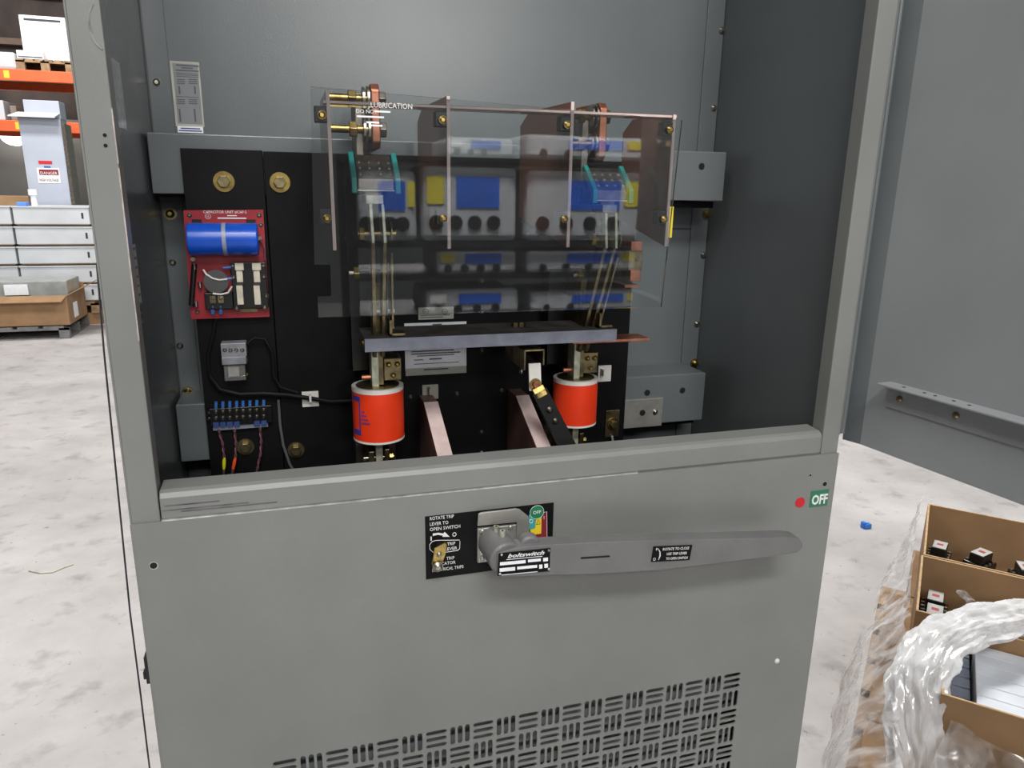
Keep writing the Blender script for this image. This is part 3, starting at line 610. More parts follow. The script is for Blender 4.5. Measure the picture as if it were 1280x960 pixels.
# ------------------------------------------------------------------ operating link
t = thing('operating_link', 'black operating link bolted to a white tab under a steel channel', 'linkage', at(690, 560, y=.2))
c0 = at(651, 432, y=.15); x0, x1_ = at(655, 450, y=.15).x, at(681, 450, y=.15).x; zt_ = at(668, 437, y=.15).z
MB().box(x0, x1_, .15, .25, zt_-.003, zt_).box(x0, x0+.003, .15, .25, zt_-.03, zt_).box(x1_-.003, x1_, .15, .25, zt_-.024, zt_).build('channel', BRASSD, t, bevel=.001)
MB().prism([at(661, 455, y=.146), at(676, 454, y=.146), at(677, 487, y=.146), at(662, 489, y=.146)], (0, .004, 0)).build('white_tab', WHITEP, t, bevel=.0006)
washerbolt(t, at(669, 480, y=.145), -Y, .0085, .0052, BRASS, COPPER)
pa, pb = at(672, 484, y=.138), at(722, 580, y=.10); dl = (pb-pa).normalized(); sd = dl.cross(Y).normalized()
def strip(a, b, w_, th, m, name):
    d_ = (b-a).normalized(); s_ = d_.cross(Y).normalized(); n_ = s_.cross(d_).normalized(); n_ = n_ if n_.y > 0 else -n_
    MB().prism([a+s_*w_, b+s_*w_, b-s_*w_, a-s_*w_], n_*th).build(name, m, t, bevel=.001)
strip(pa+dl*.006, pb, .0115, .012, BLACKM, 'link_arm'); strip(pa, pa+dl*.016, .009, .003, BRASS, 'link_end')
for k in (.036, .054): q = pa+dl*k; screw(t, q-Y*.001, -Y, .005, STEEL, 'rivet')
screw(t, at(652, 464, y=.16), -X, .004)
# ------------------------------------------------------------------ clear shield with four plates
YS = .07
sh = thing('barrier_shield', 'clear plastic shield with four pink-edged plates in front of the switch poles', 'shield', at(620, 395, y=YS))
poly = [(388, 108), (853, 150), (827, 384), (398, 397), (397, 371), (414, 370), (413, 331), (393, 331)]
MB().prism([at(a, b, y=YS-.0035) for a, b in poly], (0, .003, 0)).build('front_sheet', SHEET, sh)
def plate(px, pt, pb_, dep):
    x = at(px, (pt+pb_)/2, y=YS).x; zt_, zb4 = at(px, pt, y=YS).z, at(px, pb_, y=YS).z
    o = MB().prism([(x-.0017, YS+.0002, zb4), (x-.0017, YS+.0002, zt_), (x-.0017, YS+dep*.8, zt_+.004), (x-.0017, YS+dep, zt_-.012), (x-.0017, YS+dep, zb4+.03)], (.0034, 0, 0)).build('side_plate', SMOKE, sh)
    MB().box(x-.0019, x+.0019, YS-.0001, YS+.0016, zb4, zt_).build('pink_edge', PINK, o)
    return x
px_ = [plate(414, 112, 313, .2), plate(561, 120, 311, .21), plate(713, 127, 309, .21), plate(838, 143, 308, .15)]
MB().prism([at(404, 125, y=YS+.004), at(846, 144, y=YS+.004), at(846, 144, y=YS+.004)-Z*.0042, at(404, 125, y=YS+.004)-Z*.0042], (0, .02, 0)).build('top_strip', SMOKE, sh)
MB().prism([at(404, 125.5, y=YS+.003), at(846, 144.5, y=YS+.003), at(846, 144.5, y=YS+.003)-Z*.0026, at(404, 125.5, y=YS+.003)-Z*.0026], (0, .0009, 0)).build('pink_edge', PINK, sh)
for x, l in zip(px_, ((405, 144, 409, 273), (554, 150, 553, 273), (711, 156, 706, 274), (835, 162, 827, 274))):
    for k in (0, 2):
        q = at(l[k], l[k+1], y=YS-.004); MB().box(x-.0155, x-.0018, YS, YS+.014, q.z-.007, q.z+.010).build('corner_block', BLACKP, sh, bevel=.001)
        q.x = x-.0075; screw(sh, q, -Y, .0046, BRASS)
q = at(463, 134, y=YS-.0042); text('lettering', 'LUBRICATION', .0082, q, X, Z, WHITE, sh, width=at(514, 134, y=YS).x-q.x)
q = at(445, 141, y=YS-.0042); text('lettering', 'DO NOT', .0058, q, X, Z, WHITE, sh)
L = MB()
for a, b, c in ((468, 139.5, 488), (446, 146, 480), (458, 153, 474), (464, 157, 478)): L.pbox(a, b-1.1, c, b+1.1, YS-.0040, .0002)
L.build('print_lines', PAPER, sh)
# yellow stickers at the right edge
MB().pbox(836, 258, 841, 297, .12, .004).build('yellow_edge_label', YELLOW, sh)
# ------------------------------------------------------------------ trip plate, handle
YP2 = -.004
tp = thing('trip_plate', 'black instruction plate with trip lever and OFF indicator on the front cover', 'plate', at(610, 722, y=YP2))
MB().box(.3185, .4835, YP2-.0012, YP2, .988, 1.072).build('plate', BLACKM, tp)
YT2 = YP2-.0014
def ptxt(s, px, py, px2, size, m=WHITE, shear=0, y=YT2, parent=tp, bold=0):
    q = at(px, py, y=y); return text('lettering', s, size, q, X, Z, m, parent, shear=shear, width=at(px2, py-(px2-px)*.13, y=y).x-q.x, bold=bold)
ptxt('ROTATE TRIP', 537, 650.5, 567, .0062); ptxt('LEVER TO', 537, 657.5, 560, .0062); ptxt('OPEN SWITCH', 537, 664, 575, .0062)
ptxt('I', 537, 676, 538.5, .008); 
q = at(568, 668, y=YT2); MB().tube([q+Vector((math.cos(a)*.0022, 0, math.sin(a)*.0024)) for a in [k*math.pi/8 for k in range(17)]], .0005, 5).build('zero_mark', WHITE, tp)
arr = [(541, 667), (548, 666), (554, 667), (556, 665), (562, 671), (553, 671), (553.5, 669.5), (547, 668.5), (541, 670)]
MB().prism([at(a, b, y=YT2) for a, b in arr], (0, .0003, 0)).build('arrow_mark', WHITE, tp)
fr = [(545, 675.5), (574, 675), (575, 677), (574.5, 686), (572, 688), (553, 691), (542, 691), (537.5, 687), (537, 681), (540, 677), (545, 675.5)]
MB().tube([at(a, b, y=YT2) for a, b in fr], .0004, 5).build('frame_mark', WHITE, tp)
ptxt('TRIP', 559, 682, 569, .0058); ptxt('LEVER', 556, 688.5, 571, .0058)
ptxt('TRIP', 558, 700, 568, .0058); ptxt('INDICATOR', 541, 708, 569, .0058); ptxt('ELECTRICAL TRIPS', 540, 715, 579, .0058)
# trip lever
lv = MB(); a_, b_ = at(555, 683, y=-.022), at(546, 707, y=-.022); MB().cyl(at(551, 688, y=-.019), at(551, 688, y=-.019)+Y*.014, .0045, 24).build('lever_boss', BLACKP, tp, smooth=True)
L = at(549, 694, y=-.022)
MB().prism([at(543, 686, y=-.022), at(557, 679, y=-.022), at(559, 681, y=-.022), at(557, 693, y=-.022), at(553, 704, y=-.022), at(549, 713, y=-.022), at(544, 712, y=-.022), at(540, 706, y=-.022), at(542, 695, y=-.022)], (0, .003, 0)).build('trip_lever', BRASS, tp, bevel=.0006)
screw(tp, at(549, 693.5, y=-.022), -Y, .0032, ZINC); screw(tp, at(547, 708, y=-.023), -Y, .0065, ZINC, 'lever_tip')
# indicator
def shp(pts, m, name, y=YT2, parent=tp): return MB().prism([at(a, b, y=y) for a, b in pts], (0, .0003, 0)).build(name, m, parent)
shp([(665.5, 651), (683.5, 640), (683.5, 672), (668, 674)], MAROON, 'danger_field'); MB().tube([at(a, b, y=YT2) for a, b in ((678, 641), (683.5, 639.5), (683.8, 671), (668, 673.5))], .00035, 5).build('frame_mark', WHITE, tp)
shp([(661, 644), (669, 641), (670, 660), (661, 661.5)], TEAL, 'teal_field', YT2-.0003); shp([(662.5, 662), (669, 660.5), (670, 650), (677, 645), (676.5, 667), (664, 669)], YELLOW, 'yellow_field', YT2-.0004)
q = at(671, 640, y=YT2-.0006); MB().cyl(q, q-Y*.0006, .0092, 30).build('off_disc', GREENB, tp, smooth=True); MB().tube([q+Vector((math.cos(a)*.0092, -.0006, math.sin(a)*.0092)) for a in [k*math.pi/14 for k in range(29)]], .0003, 5).build('frame_mark', WHITE, tp)
text('lettering', 'OFF', .0062, q-Vector((0, .0009, .0022)), X, Z, WHITE, tp, align='CENTER')
q = at(664, 651.5, y=YT2-.0006); MB().tube([q+Vector((math.cos(a)*.0022, 0, math.sin(a)*.0026)) for a in [k*math.pi/8 for k in range(17)]], .0004, 5).build('zero_mark', WHITE, tp)
q = at(680, 647, y=YT2-.0004); text('lettering', 'I', .006, q-Z*.002, X, Z, WHITE, tp, align='CENTER')
MB().tube([at(a, b, y=YT2-.0007) for a, b in ((670.5, 655.5), (673, 650), (675.5, 654.8), (670.5, 655.5))], .0003, 5).build('warning_mark', INKD, tp)
# mount + handle
hd = thing('operating_lever', 'long grey cast operating handle with nameplate across the front cover', 'handle', at(620, 700, y=-.01))
mp = MB().pbox(597, 658, 649, 701, -.010, .0052).build('mount_plate', PLATE, hd, bevel=.0015)
for px, py in ((603, 664), (638, 659), (603, 698)): screw(hd, at(px, py, y=-.010), -Y, .0035, PLATE, 'rivet')
yb = -.013
MB().prism([at(a, b, y=yb) for a, b in ((598, 643), (602, 641), (645, 636), (650, 637), (661, 646), (662, 670), (652, 676), (646, 674), (646, 653), (597, 658))], (0, .003, 0)).build('guard_bracket', PLATE, hd, bevel=.0008)
hc = at(618, 680, y=-.02); he = Vector((hc.x+.006, -.056, hc.z-.003))
MB().cyl((hc.x, -.009, hc.z), he, .0195, 32, .0215).build('hub', HANDLE, hd, bevel=.003, smooth=True)
for dx_, yy in ((.001, -.024), (.005, -.038)): q = Vector((hc.x+dx_, yy, hc.z+.017)); MB().cyl(q, q+Z*.009, .0034, 14).build('set_screw', PALE, hd, smooth=True); MB().cyl(q+Z*.009, q+Z*.0092, .0017, 6).build('socket', HOLE, hd)
YH = -.060
def hp(px, py): return at(px, py, y=YH)
top = [(622, 692), (650, 684), (686, 681), (760, 677), (800, 676), (900, 674), (985, 671.5), (999, 673), (1004, 679)]
bot = [(1003, 686), (996, 691), (970, 695), (900, 704), (830, 712), (760, 717), (690, 719), (628, 721.5), (622, 719)]
hpoly = [hp(a, b) for a, b in top+bot]
MB().prism(hpoly, (0, .022, 0)).build('grip_bar', HANDLE, hd, bevel=.005, smooth=True)
q = at(661, 676, y=-.045); MB().cyl((q.x, -.052, q.z-.004), (q.x, -.036, q.z-.004), .013, 24).build('boss', HANDLE, hd, bevel=.003, smooth=True)
MB().prism([hp(726, 696.5), hp(762, 694.2), hp(762, 696), hp(726, 698.5)], (0, .001, 0)).build('casting_slot', HOLE, hd).location.y -= .0006
YN = YH-.0012
npz = MB().prism([at(a, b, y=YN) for a, b in ((623.5, 692), (688, 685.5), (687, 714), (622, 720))], (0, .0010, 0)).build('nameplate', BLACKM, hd)
def skew(s, px, py, px2, py2, size, m, parent, y, shear=0, bold=0):
    a, b = at(px, py, y=y), at(px2, py2, y=y); r_ = (b-a); return text('lettering', s, size, a, r_, (r_.cross(Y)).normalized()*-1 if (r_.cross(Y)).z < 0 else r_.cross(Y).normalized(), m, parent, shear=shear, width=r_.length, bold=bold)
skew('boltswitch', 634, 697.5, 680, 693, .0072, WHITE, npz, YN-.0003, .35, .00015)
L = MB()
def fld(a, b, c, d): L.prism([at(p, q_, y=YN-.0003) for p, q_ in ((a, b), (c, b-(c-a)*.095), (c, d-(c-a)*.095), (a, d))], (0, .0002, 0))
for r_ in ((625, 703, 657, 707), (660, 699.5, 676, 703), (679, 697.5, 685, 702), (624.5, 710.5, 644, 715), (646.5, 708.5, 671.5, 712), (674, 706, 678, 711), (680.5, 705, 685, 710), (633, 699.3, 678, 700)): fld(*r_)
fld(627, 718.5, 672, 719.3); L.build('name_fields', PAPER, npz)
for px, py in ((627, 693.5), (686, 688), (686, 711.5), (625, 717.5)): screw(npz, at(px, py, y=YN), -Y, .0016)
dp = MB().prism([at(a, b, y=YN) for a, b in ((817, 683.5), (865.5, 681.5), (862, 700), (814, 702.5))], (0, .0010, 0)).build('direction_plate', BLACKM, hd)
skew('ROTATE TO CLOSE', 828, 688.3, 861, 686.6, .0052, WHITE, dp, YN-.0003, .1); skew('USE TRIP LEVER', 833, 694, 858, 692.8, .0050, WHITE, dp, YN-.0003, .1); skew('TO OPEN SWITCH', 832, 700, 859, 698.6, .0050, WHITE, dp, YN-.0003, .1)
MB().tube([at(a, b, y=YN-.0004) for a, b in ((822.5, 685.5), (825, 690), (825, 695), (823, 700))], [.0003, .0009, .0009, .0003], 5).build('arc_mark', WHITE, dp)
skew('I', 819, 688, 820.2, 688, .0045, WHITE, dp, YN-.0003); q = at(818, 699, y=YN-.0003); MB().tube([q+Vector((math.cos(a)*.0016, 0, math.sin(a)*.0018)) for a in [k*math.pi/6 for k in range(13)]], .0003, 5).build('zero_mark', WHITE, dp)
# ------------------------------------------------------------------ instruments behind the photographer, mirrored in the shield
YR = -2.05; YV = 2*YS-YR
def mir(px, py): p = at(px, py, y=YV); return p.x, p.z
xs0, xs1 = mir(440, 300)[0], mir(905, 300)[0]
shl = thing('steel_shelving', 'dark steel shelving behind the photographer, mirrored in the clear shield', 'shelving', ((xs0+xs1)/2, YR-.25, 0))
zz_ = [mir(600, p)[1] for p in (197, 303, 343, 393)]
for z in zz_: MB().box(xs0, xs1, YR-.5, YR+.02, z-.018, z).build('shelf', BLACKP, shl)
for x in (xs0, xs1):
    for y in (YR-.5, YR): MB().box(x-.02, x+.02, y-.02, y+.02, 0, zz_[0]+.5).build('post', BLACKP, shl)
INS = [(448, 522, 212, 0, 'rounded grey test instrument at the left end of the shelf'), (528, 646, 206, 0, 'big grey test instrument with wide blue tape'), (656, 800, 212, 0, 'grey test instrument with a yellow tag'), (545, 646, 312, 1, 'low grey instrument with yellow tag and blue tape'), (658, 800, 312, 1, 'low grey instrument with two dark sockets'), (530, 650, 362, 2, 'flat grey instrument with two strips of blue tape'), (664, 810, 364, 2, 'flat grey instrument with a row of dark sockets'), (560, 640, 172, -1, 'white carton with blue stripe on the top shelf'), (655, 800, 170, -1, 'grey unit with blue stripe on the top shelf')]
for i, (a, b, tp_, lv_, lab) in enumerate(INS):
    zb5 = zz_[lv_+1]; xa, xb5 = mir(a, 300)[0], mir(b, 300)[0]; zt5 = mir((a+b)/2, tp_)[1]; h = zt5-zb5; ww = xb5-xa
    t = thing('test_instrument', lab + ', mirrored in the clear shield', 'instrument', ((xa+xb5)/2, YR-.2, zb5), 'instruments mirrored in the shield')
    MB().box(xa, xb5, YR-.36, YR, zb5, zt5).build('case', INSTR, t, bevel=min(.03, h*.2))
    MB().box(xa+ww*.35, xa+ww*.8, YR, YR+.003, zb5+h*.45, zb5+h*.85).build('blue_tape', TAPEB, t)
    MB().box(xa+ww*(.05 if i % 2 else .84), xa+ww*(.22 if i % 2 else .96), YR, YR+.003, zb5+h*.5, zb5+h*.85).build('yellow_tag', TAPEY if i not in (5, 7) else WHITE, t)
    for k in range(4 if h > .1 else 3):
        cx5 = xa+ww*(.14+.2*k); MB().cyl((cx5, YR, zb5+h*.26), (cx5, YR+.006, zb5+h*.26), min(.03, h*.17), 16).build('socket', BLACKP, t)
# ------------------------------------------------------------------ background left: rack, stacks, pallets
YK = 9.5
rk = thing('pallet_rack', 'orange and teal pallet rack against the far wall', 'rack', (-3.2, YK+.5, 0))
zb1 = at(50, 100, y=YK).z; zb0 = at(50, 88, y=YK).z
for y, nm in ((YK, 'front_beam'), (YK+1.0, 'rear_beam')):
    MB().box(-5.2, -2.16, y, y+.05, zb0-.125, zb0).build(nm, RORANGE, rk, bevel=.006)
    z2 = at(12, 150, y=YK).z; MB().box(-5.2, -2.16, y, y+.05, z2-.125, z2).build(nm, RORANGE, rk, bevel=.006)
MB().box(-5.2, -2.16, YK+.05, YK+1.0, zb0-.03, zb0-.006).build('deck', WOOD, rk); MB().box(-5.2, -2.16, YK+.05, YK+1.0, z2-.03, z2-.006).build('deck', WOOD, rk)
for y in (YK, YK+.95):
    m_ = MB().box(-2.15, -2.07, y, y+.07, 0, 4.4).build('upright', RTEAL, rk, bevel=.004)
    if y == YK:
        for k in range(50):
            for dx_ in (.02, .055): q = Vector((-2.15+dx_, y, .9+k*.05)); MB().cyl(q, q-Y*.001, .008, 8).build('upright_hole', HOLE, m_)
for a, b, z in ((5, 12, zb0-.02), (10, 18, z2-.02)): MB().box(at(a, 95, y=YK).x, at(b, 95, y=YK).x, YK-.002, YK, z-.08, z).build('yellow_tag', TAPEY, rk)
# upper shelf goods
def pallet(lab, x0, x1_, y0, y1, z, m=WOOD):
    t = thing('pallet', lab, 'pallet', ((x0+x1_)/2, (y0+y1)/2, z)); n = 6
    for k in range(n): a = x0+(x1_-x0)*k/n; MB().box(a, a+(x1_-x0)/n*.8, y0, y1, z+.105, z+.125).build('deck_board', m, t)
    for k in range(3): MB().box(x0, x1_, y0+(y1-y0-.04)*k/2, y0+(y1-y0-.04)*k/2+.04, z+.018, z+.105).build('stringer', m, t) if k else [MB().box(x0+(x1_-x0-.09)*j/2, x0+(x1_-x0-.09)*j/2+.09, y0, y0+.05, z+.018, z+.105).build('block', m, t) for j in range(3)]
    for k in range(3): a = x0+(x1_-x0-.09)*k/2; MB().box(a, a+.09, y0, y1, z, z+.018).build('bottom_board', m, t)
    MB().box(x0, x1_, y0, y0+.02, z+.085, z+.105).build('lead_board', m, t)
    return z+.125
zp = pallet('wooden pallet on the upper rack shelf under the white cabinet', at(20, 82, y=YK+.02).x, at(92, 82, y=YK+.02).x, YK+.02, YK+.92, zb0-.006+.006)
wc = thing('white_cabinet', 'bright white flat cabinet standing on the upper rack shelf', 'cabinet', (-2.42, YK+.15, zp))
c5 = [at(30, 79, y=YK+.2), at(88, 79, y=YK+.2), at(81, 22, y=YK+.2), at(24, 21, y=YK+.2)]
xw0, xw1 = (c5[0].x+c5[3].x)/2, (c5[1].x+c5[2].x)/2
MB().box(xw0, xw1, YK+.2, YK+.6, zp, c5[2].z).build('body', WHITEB, wc, bevel=.01)
MB().box(xw0+.05, xw1-.05, YK+.197, YK+.2, c5[2].z-.06, c5[2].z-.035).build('handle_slot', INKD, wc)
cw = thing('white_carton', 'small white carton in front of the white cabinet on the rack', 'carton', (-2.6, YK+.1, zp)); xa, xb_ = at(21, 70, y=YK+.05).x, at(54, 70, y=YK+.05).x
MB().box(xa, xb_, YK+.05, YK+.19, zp, zp+.09).build('carton', WHITEB, cw, bevel=.004); MB().box(xa+.01, xb_-.01, YK+.049, YK+.05, zp+.012, zp+.03).build('print_band', INK, cw)
tag(MB().box(-4.0, at(18, 75, y=YK).x, YK+.05, YK+.5, zb0, zb0+.19).build('white_bundle', TRAY, bevel=.03), 'pale wrapped bundle on the upper rack shelf at the photo edge', 'bundle')
tag(MB().box(-4.0, at(3, 135, y=YK).x, YK+.05, YK+.5, z2, z2+.22).build('white_carton', TRAY, bevel=.01), 'white carton on the lower rack shelf at the photo edge', 'carton')
tag(MB().box(at(12, 135, y=YK+.1).x, at(20, 135, y=YK+.1).x, YK+.1, YK+.5, z2, z2+.17).build('grey_carton', mat('taupe', (130, 118, 108), .7), bevel=.01), 'taupe carton on the lower rack shelf beside the grey panel', 'carton')
# danger panel
YD = 8.85; dg = thing('danger_panel', 'tall blue-grey equipment panel with a DANGER sign behind the stacked enclosures', 'panel', (-2.42, YD+.05, 0))
xa, xb_ = at(30, 200, y=YD).x, at(82, 200, y=YD).x; zt_ = at(55, 148, y=YD).z
MB().box(xa, xb_, YD, YD+.25, 0, zt_).build('body', PANELG, dg, bevel=.006)
MB().prism([(xa-.06, YD-.12, zt_), (xb_-.02, YD-.12, zt_), (xb_-.0, YD+.02, zt_+.05), (xa+.0, YD+.02, zt_+.05)], (0, 0, .012)).build('top_flange', TRAY, dg)
MB().box(at(28, 130, y=YD).x, at(73, 130, y=YD).x, YD+.02, YD+.25, zt_, at(50, 125, y=YD).z).build('top_box', PANELG, dg, bevel=.006)
MB().box(xb_+.005, xb_+.04, YD-.02, YD+.24, 0, zt_-.05).build('side_channel', STEEL, dg)
YG = YD-.004
sg = MB().pbox(47, 210, 75, 229, YG, .003).build('danger_sign', WHITE, dg); MB().pbox(49, 212, 73, 219, YG-.001, .001).build('red_field', MAROON, sg)
q = at(50.5, 218, y=YG-.002); text('lettering', 'DANGER', .045, q, X, Z, WHITE, sg, width=at(71.5, 218, y=YG).x-q.x); q = at(49.5, 226.5, y=YG-.002); text('lettering', 'HIGH VOLTAGE', .04, q, X, Z, INKD, sg, width=at(73, 226, y=YG).x-q.x)
MB().pbox(48, 201, 65, 205, YG, .002).build('red_label', REDDOT, dg); MB().pbox(55, 207.5, 63, 210, YG, .002).build('blue_label', BLUEL, dg)
# stacked enclosures: five rows, two columns
YE = 8.0; edges = [257, 282, 307, 331, 355, 378]; rights = [113, 115, 117, 118.5, 121]; gaps = [(10, 13), (16, 20), (20, 23), (24, 26), (27, 29)]
zrow = [at(70, p, y=YE).z for p in edges]
words = ['topmost', 'second from the top', 'middle', 'fourth from the top', 'bottom']
for r_ in range(5):
    zt_, zb6 = zrow[r_], zrow[r_+1]+.012
    for side in (0, 1):
        x0 = at(gaps[r_][1], 320, y=YE).x if side else -3.6; x1_ = at(rights[r_], 320, y=YE).x if side else at(gaps[r_][0], 320, y=YE).x
        x0 = at(gaps[2][1], 320, y=YE).x + (2-r_)*.004 if side else -3.5; x1_ = x0+.72 - .02*(r_ == 0) if side else at(gaps[2][0], 320, y=YE).x + (2-r_)*.004
        t = thing('grey_enclosure', '%s light grey enclosure of the %s stack on the floor' % (words[r_], 'right' if side else 'left'), 'enclosure', ((x0+x1_)/2, YE+.4, zb6), 'stacked light grey enclosures')
        b_ = MB().box(x0, x1_, YE, YE+.78, zb6, zt_ - .012).build('tray', TRAY, t, bevel=.008); MB().box(x0-.006, x1_+.006, YE-.008, YE+.79, zt_-.022, zt_-.010).build('rim', TRAY, t)
        MB().box(x0+.02, x1_-.02, YE+.02, YE+.76, zb6-.012, zb6).build('spacer', CARD, t)
        if side: MB().box(x1_-.075, x1_-.055, YE-.002, YE, zb6+.06, zb6+.12).build('knockout', INKD, t)
zbot = zrow[5]
pallet('wooden pallet under the stacked grey enclosures', -3.5, -1.86, YE, YE+.78, zbot-.125)
tag(MB().box(-3.5, -1.86, YE+.02, YE+.76, 0, zbot-.125).build('crate_base', CARD), 'brown crate base under the pallet of grey enclosures', 'crate')
tag(MB().box(at(0, 250, y=YE+.3).x-1, at(36, 250, y=YE+.3).x, YE+.3, YE+.5, zrow[0]-.01, zrow[0]+.09).build('flat_carton', CARD, bevel=.005), 'flat brown carton on top of the grey enclosures', 'carton')
tag(MB().cyl((at(43, 253, y=YE+.2).x, YE+.2, zrow[0]-.010), (at(43, 253, y=YE+.2).x, YE+.2, zrow[0]+.10), .03, 14).cyl((at(43, 253, y=YE+.2).x, YE+.2, zrow[0]+.1), (at(43, 253, y=YE+.2).x, YE+.2, zrow[0]+.16), .045, 14).build('white_roll', WHITEB, smooth=True), 'small white roll standing on the grey enclosures', 'roll')
tag(MB().box(at(20, 255, y=YE+.1).x, at(33, 255, y=YE+.1).x, YE+.1, YE+.2, zrow[0]-.010, zrow[0]+.03).build('blue_pad', mat('light_blue', (84, 136, 220), .6), bevel=.008), 'small blue pad lying on the grey enclosures', 'pad')
# open cardboard carton in front
zc = pallet('grey pallet under the open brown carton on the floor', -3.3, at(86, 410, y=7.2).x, 7.2, 8.0-.05, 0, WOODD)
oc = thing('open_carton', 'open low brown carton with a grey unit inside on a pallet', 'carton', (-2.4, 7.5, zc))
xr_ = at(85, 385, y=7.22).x; zt_ = at(50, 371, y=7.2).z
MB().box(-3.3, xr_, 7.22, 7.23, zc, zt_).build('front_wall', CARD, oc); MB().box(-3.3, xr_, 7.88, 7.89, zc, zt_+.06).build('rear_wall', CARDI, oc)
MB().box(xr_-.01, xr_, 7.23, 7.88, zc, zt_).build('side_wall', CARD, oc); MB().box(-3.3, xr_, 7.22, 7.89, zc, zc+.008).build('bottom', CARDI, oc)
MB().prism([(-3.3, 7.225, zt_), (xr_, 7.225, zt_), (xr_-.03, 7.14, zt_-.05), (-3.3, 7.14, zt_-.05)], (0, 0, .006)).build('front_flap', CARD, oc)
MB().prism([(xr_, 7.3, zt_), (xr_, 7.85, zt_), (xr_+.16, 7.8, zt_+.09), (xr_+.16, 7.36, zt_+.09)], (0, 0, .006)).build('side_flap', CARDE, oc)
MB().box(xr_+.0005, xr_+.002, 7.4, 7.55, zc+.05, zc+.2).build('shipping_label', PAPER, oc)
tag(MB().box(-3.2, xr_-.03, 7.4, 7.86, zc+.01, zt_+.13).build('grey_unit', mat('grey_unit', (150, 152, 150), .5), bevel=.01), 'grey metal unit lying in the open brown carton', 'unit')
tag(MB().pbox(5, 356, 35, 369, 7.37, .02).build('paper_sheet', PAPER), 'white paper tucked in front of the grey unit in the open carton', 'paper')
# far lamps seen through the rack
for lab, px, y in (('left round lamp glowing under the lower rack beam', 15, 10.9), ('right small lamp glowing beside the rack upright', 100.5, 10.9)):
    a_ = at(px, 166, y=y); r_ = .16 if px < 50 else .06
    t = thing('wall_lamp', lab, 'lamp', a_); MB().cyl((a_.x, y+.12, a_.z), (a_.x, y, a_.z), r_, 20).build('diffuser', mat('lamp_glow', (255, 252, 244), .5, emit=6), t, smooth=True); MB().cyl((a_.x, 11.2, a_.z), (a_.x, y+.12, a_.z), r_*.7, 16).build('lamp_base', BLACKP, t)
# ------------------------------------------------------------------ floor scraps
q = at(1083, 660, z=0); tag(MB().box(q.x-.018, q.x+.018, q.y-.012, q.y+.012, 0, .022).box(q.x-.022, q.x-.006, q.y-.006, q.y+.016, 0, .03).build('plastic_scrap', mat('scrap_blue', (40, 110, 200), .4), bevel=.003), 'small bright blue plastic scrap on the concrete floor', 'scrap')
tag(MB().tube([at(a, b, z=.004) for a, b in ((36, 713), (50, 716), (66, 715), (80, 709), (92, 705))], .0026, 6).build('wire_scrap', IVORY), 'pale bent scrap of wire lying on the floor at left', 'scrap')
# ------------------------------------------------------------------ cartons at the right
Q = Vector((2.207, .98, 0)); vx = Vector((.68, -.733, 0)).normalized(); ux = Vector((-vx.y*-1*-1, 0, 0)); ux = Vector((-.733, -.68, 0)).normalized()
BM = Matrix(((vx.x, ux.x, 0, Q.x), (vx.y, ux.y, 0, Q.y), (0, 0, 1, 0), (0, 0, 0, 1)))   # local x = v (to the right), y = u (towards the viewer)
zp2 = .10; ZL, ZR = .275, .45
t = thing('pallet', 'wooden pallet under the wrapped cartons at the right', 'pallet', BM @ Vector((.5, .7, 0)))
for k in range(8): MB().box(-.1, 1.0, -.02+k*.175, .12+k*.175, .08, .1, BM).build('deck_board', WOOD, t)
for k in range(3): MB().box(-.1+k*.53, -.06+k*.53, -.02, 1.35, 0, .08, BM).build('stringer', WOOD, t)
for k, (u0_, u1_, lab) in enumerate(((.36, .74, 'rear'), (.745, 1.02, 'middle'), (1.025, 1.34, 'front'))):
    tag(MB().box(-.075, .85, u0_, u1_, zp2, ZL, BM).build('closed_carton', CARD, bevel=.004), '%s closed brown carton of the lower layer on the pallet' % lab, 'carton', 'closed lower cartons')
tag(MB().box(-.02, .85, -.0, .355, zp2, ZL, BM).build('closed_carton', CARD, bevel=.004), 'closed brown carton of the lower layer under the farthest open carton', 'carton', 'closed lower cartons')
def open_box(lab, v0, v1, u0_, u1_, z0, z1_, rear=0):
    t = thing('open_carton', lab, 'carton', BM @ Vector(((v0+v1)/2, (u0_+u1_)/2, z0)), 'open cartons on the pallet'); th = .006
    for n_, a in (('rear_wall', (v0, v1, u0_, u0_+th)), ('front_wall', (v0, v1, u1_-th, u1_)), ('side_wall', (v0, v0+th, u0_+th, u1_-th)), ('side_wall', (v1-th, v1, u0_+th, u1_-th))):
        MB().box(a[0], a[1], a[2], a[3], z0, z1_, BM).build(n_, CARD, t)
        MB().box(a[0]+.0005, a[1]-.0005, a[2]+.0005, a[3]-.0005, z1_, z1_+.0015, BM).build('rim', CARDE, t)
    MB().box(v0+th, v1-th, u0_+th, u1_-th, z0, z0+.005, BM).build('bottom', CARDI, t); return t
z0b = ZL+.002
bA = open_box('farthest open brown carton with black contactors inside', 0, .62, 0, .425, z0b, ZR)
bB = open_box('middle open brown carton with black contactors inside', -.005, .62, .432, .775, z0b, ZR)
bC = open_box('nearest open brown carton full of flat grey boxes under the plastic wrap', .055, .66, .79, 1.115, z0b, ZR+.004)
MB().box(.30, .48, .0062, .0066, ZR-.075, ZR-.06, BM).build('faded_print', mat('faded_red', (128, 84, 70), .8), bA)
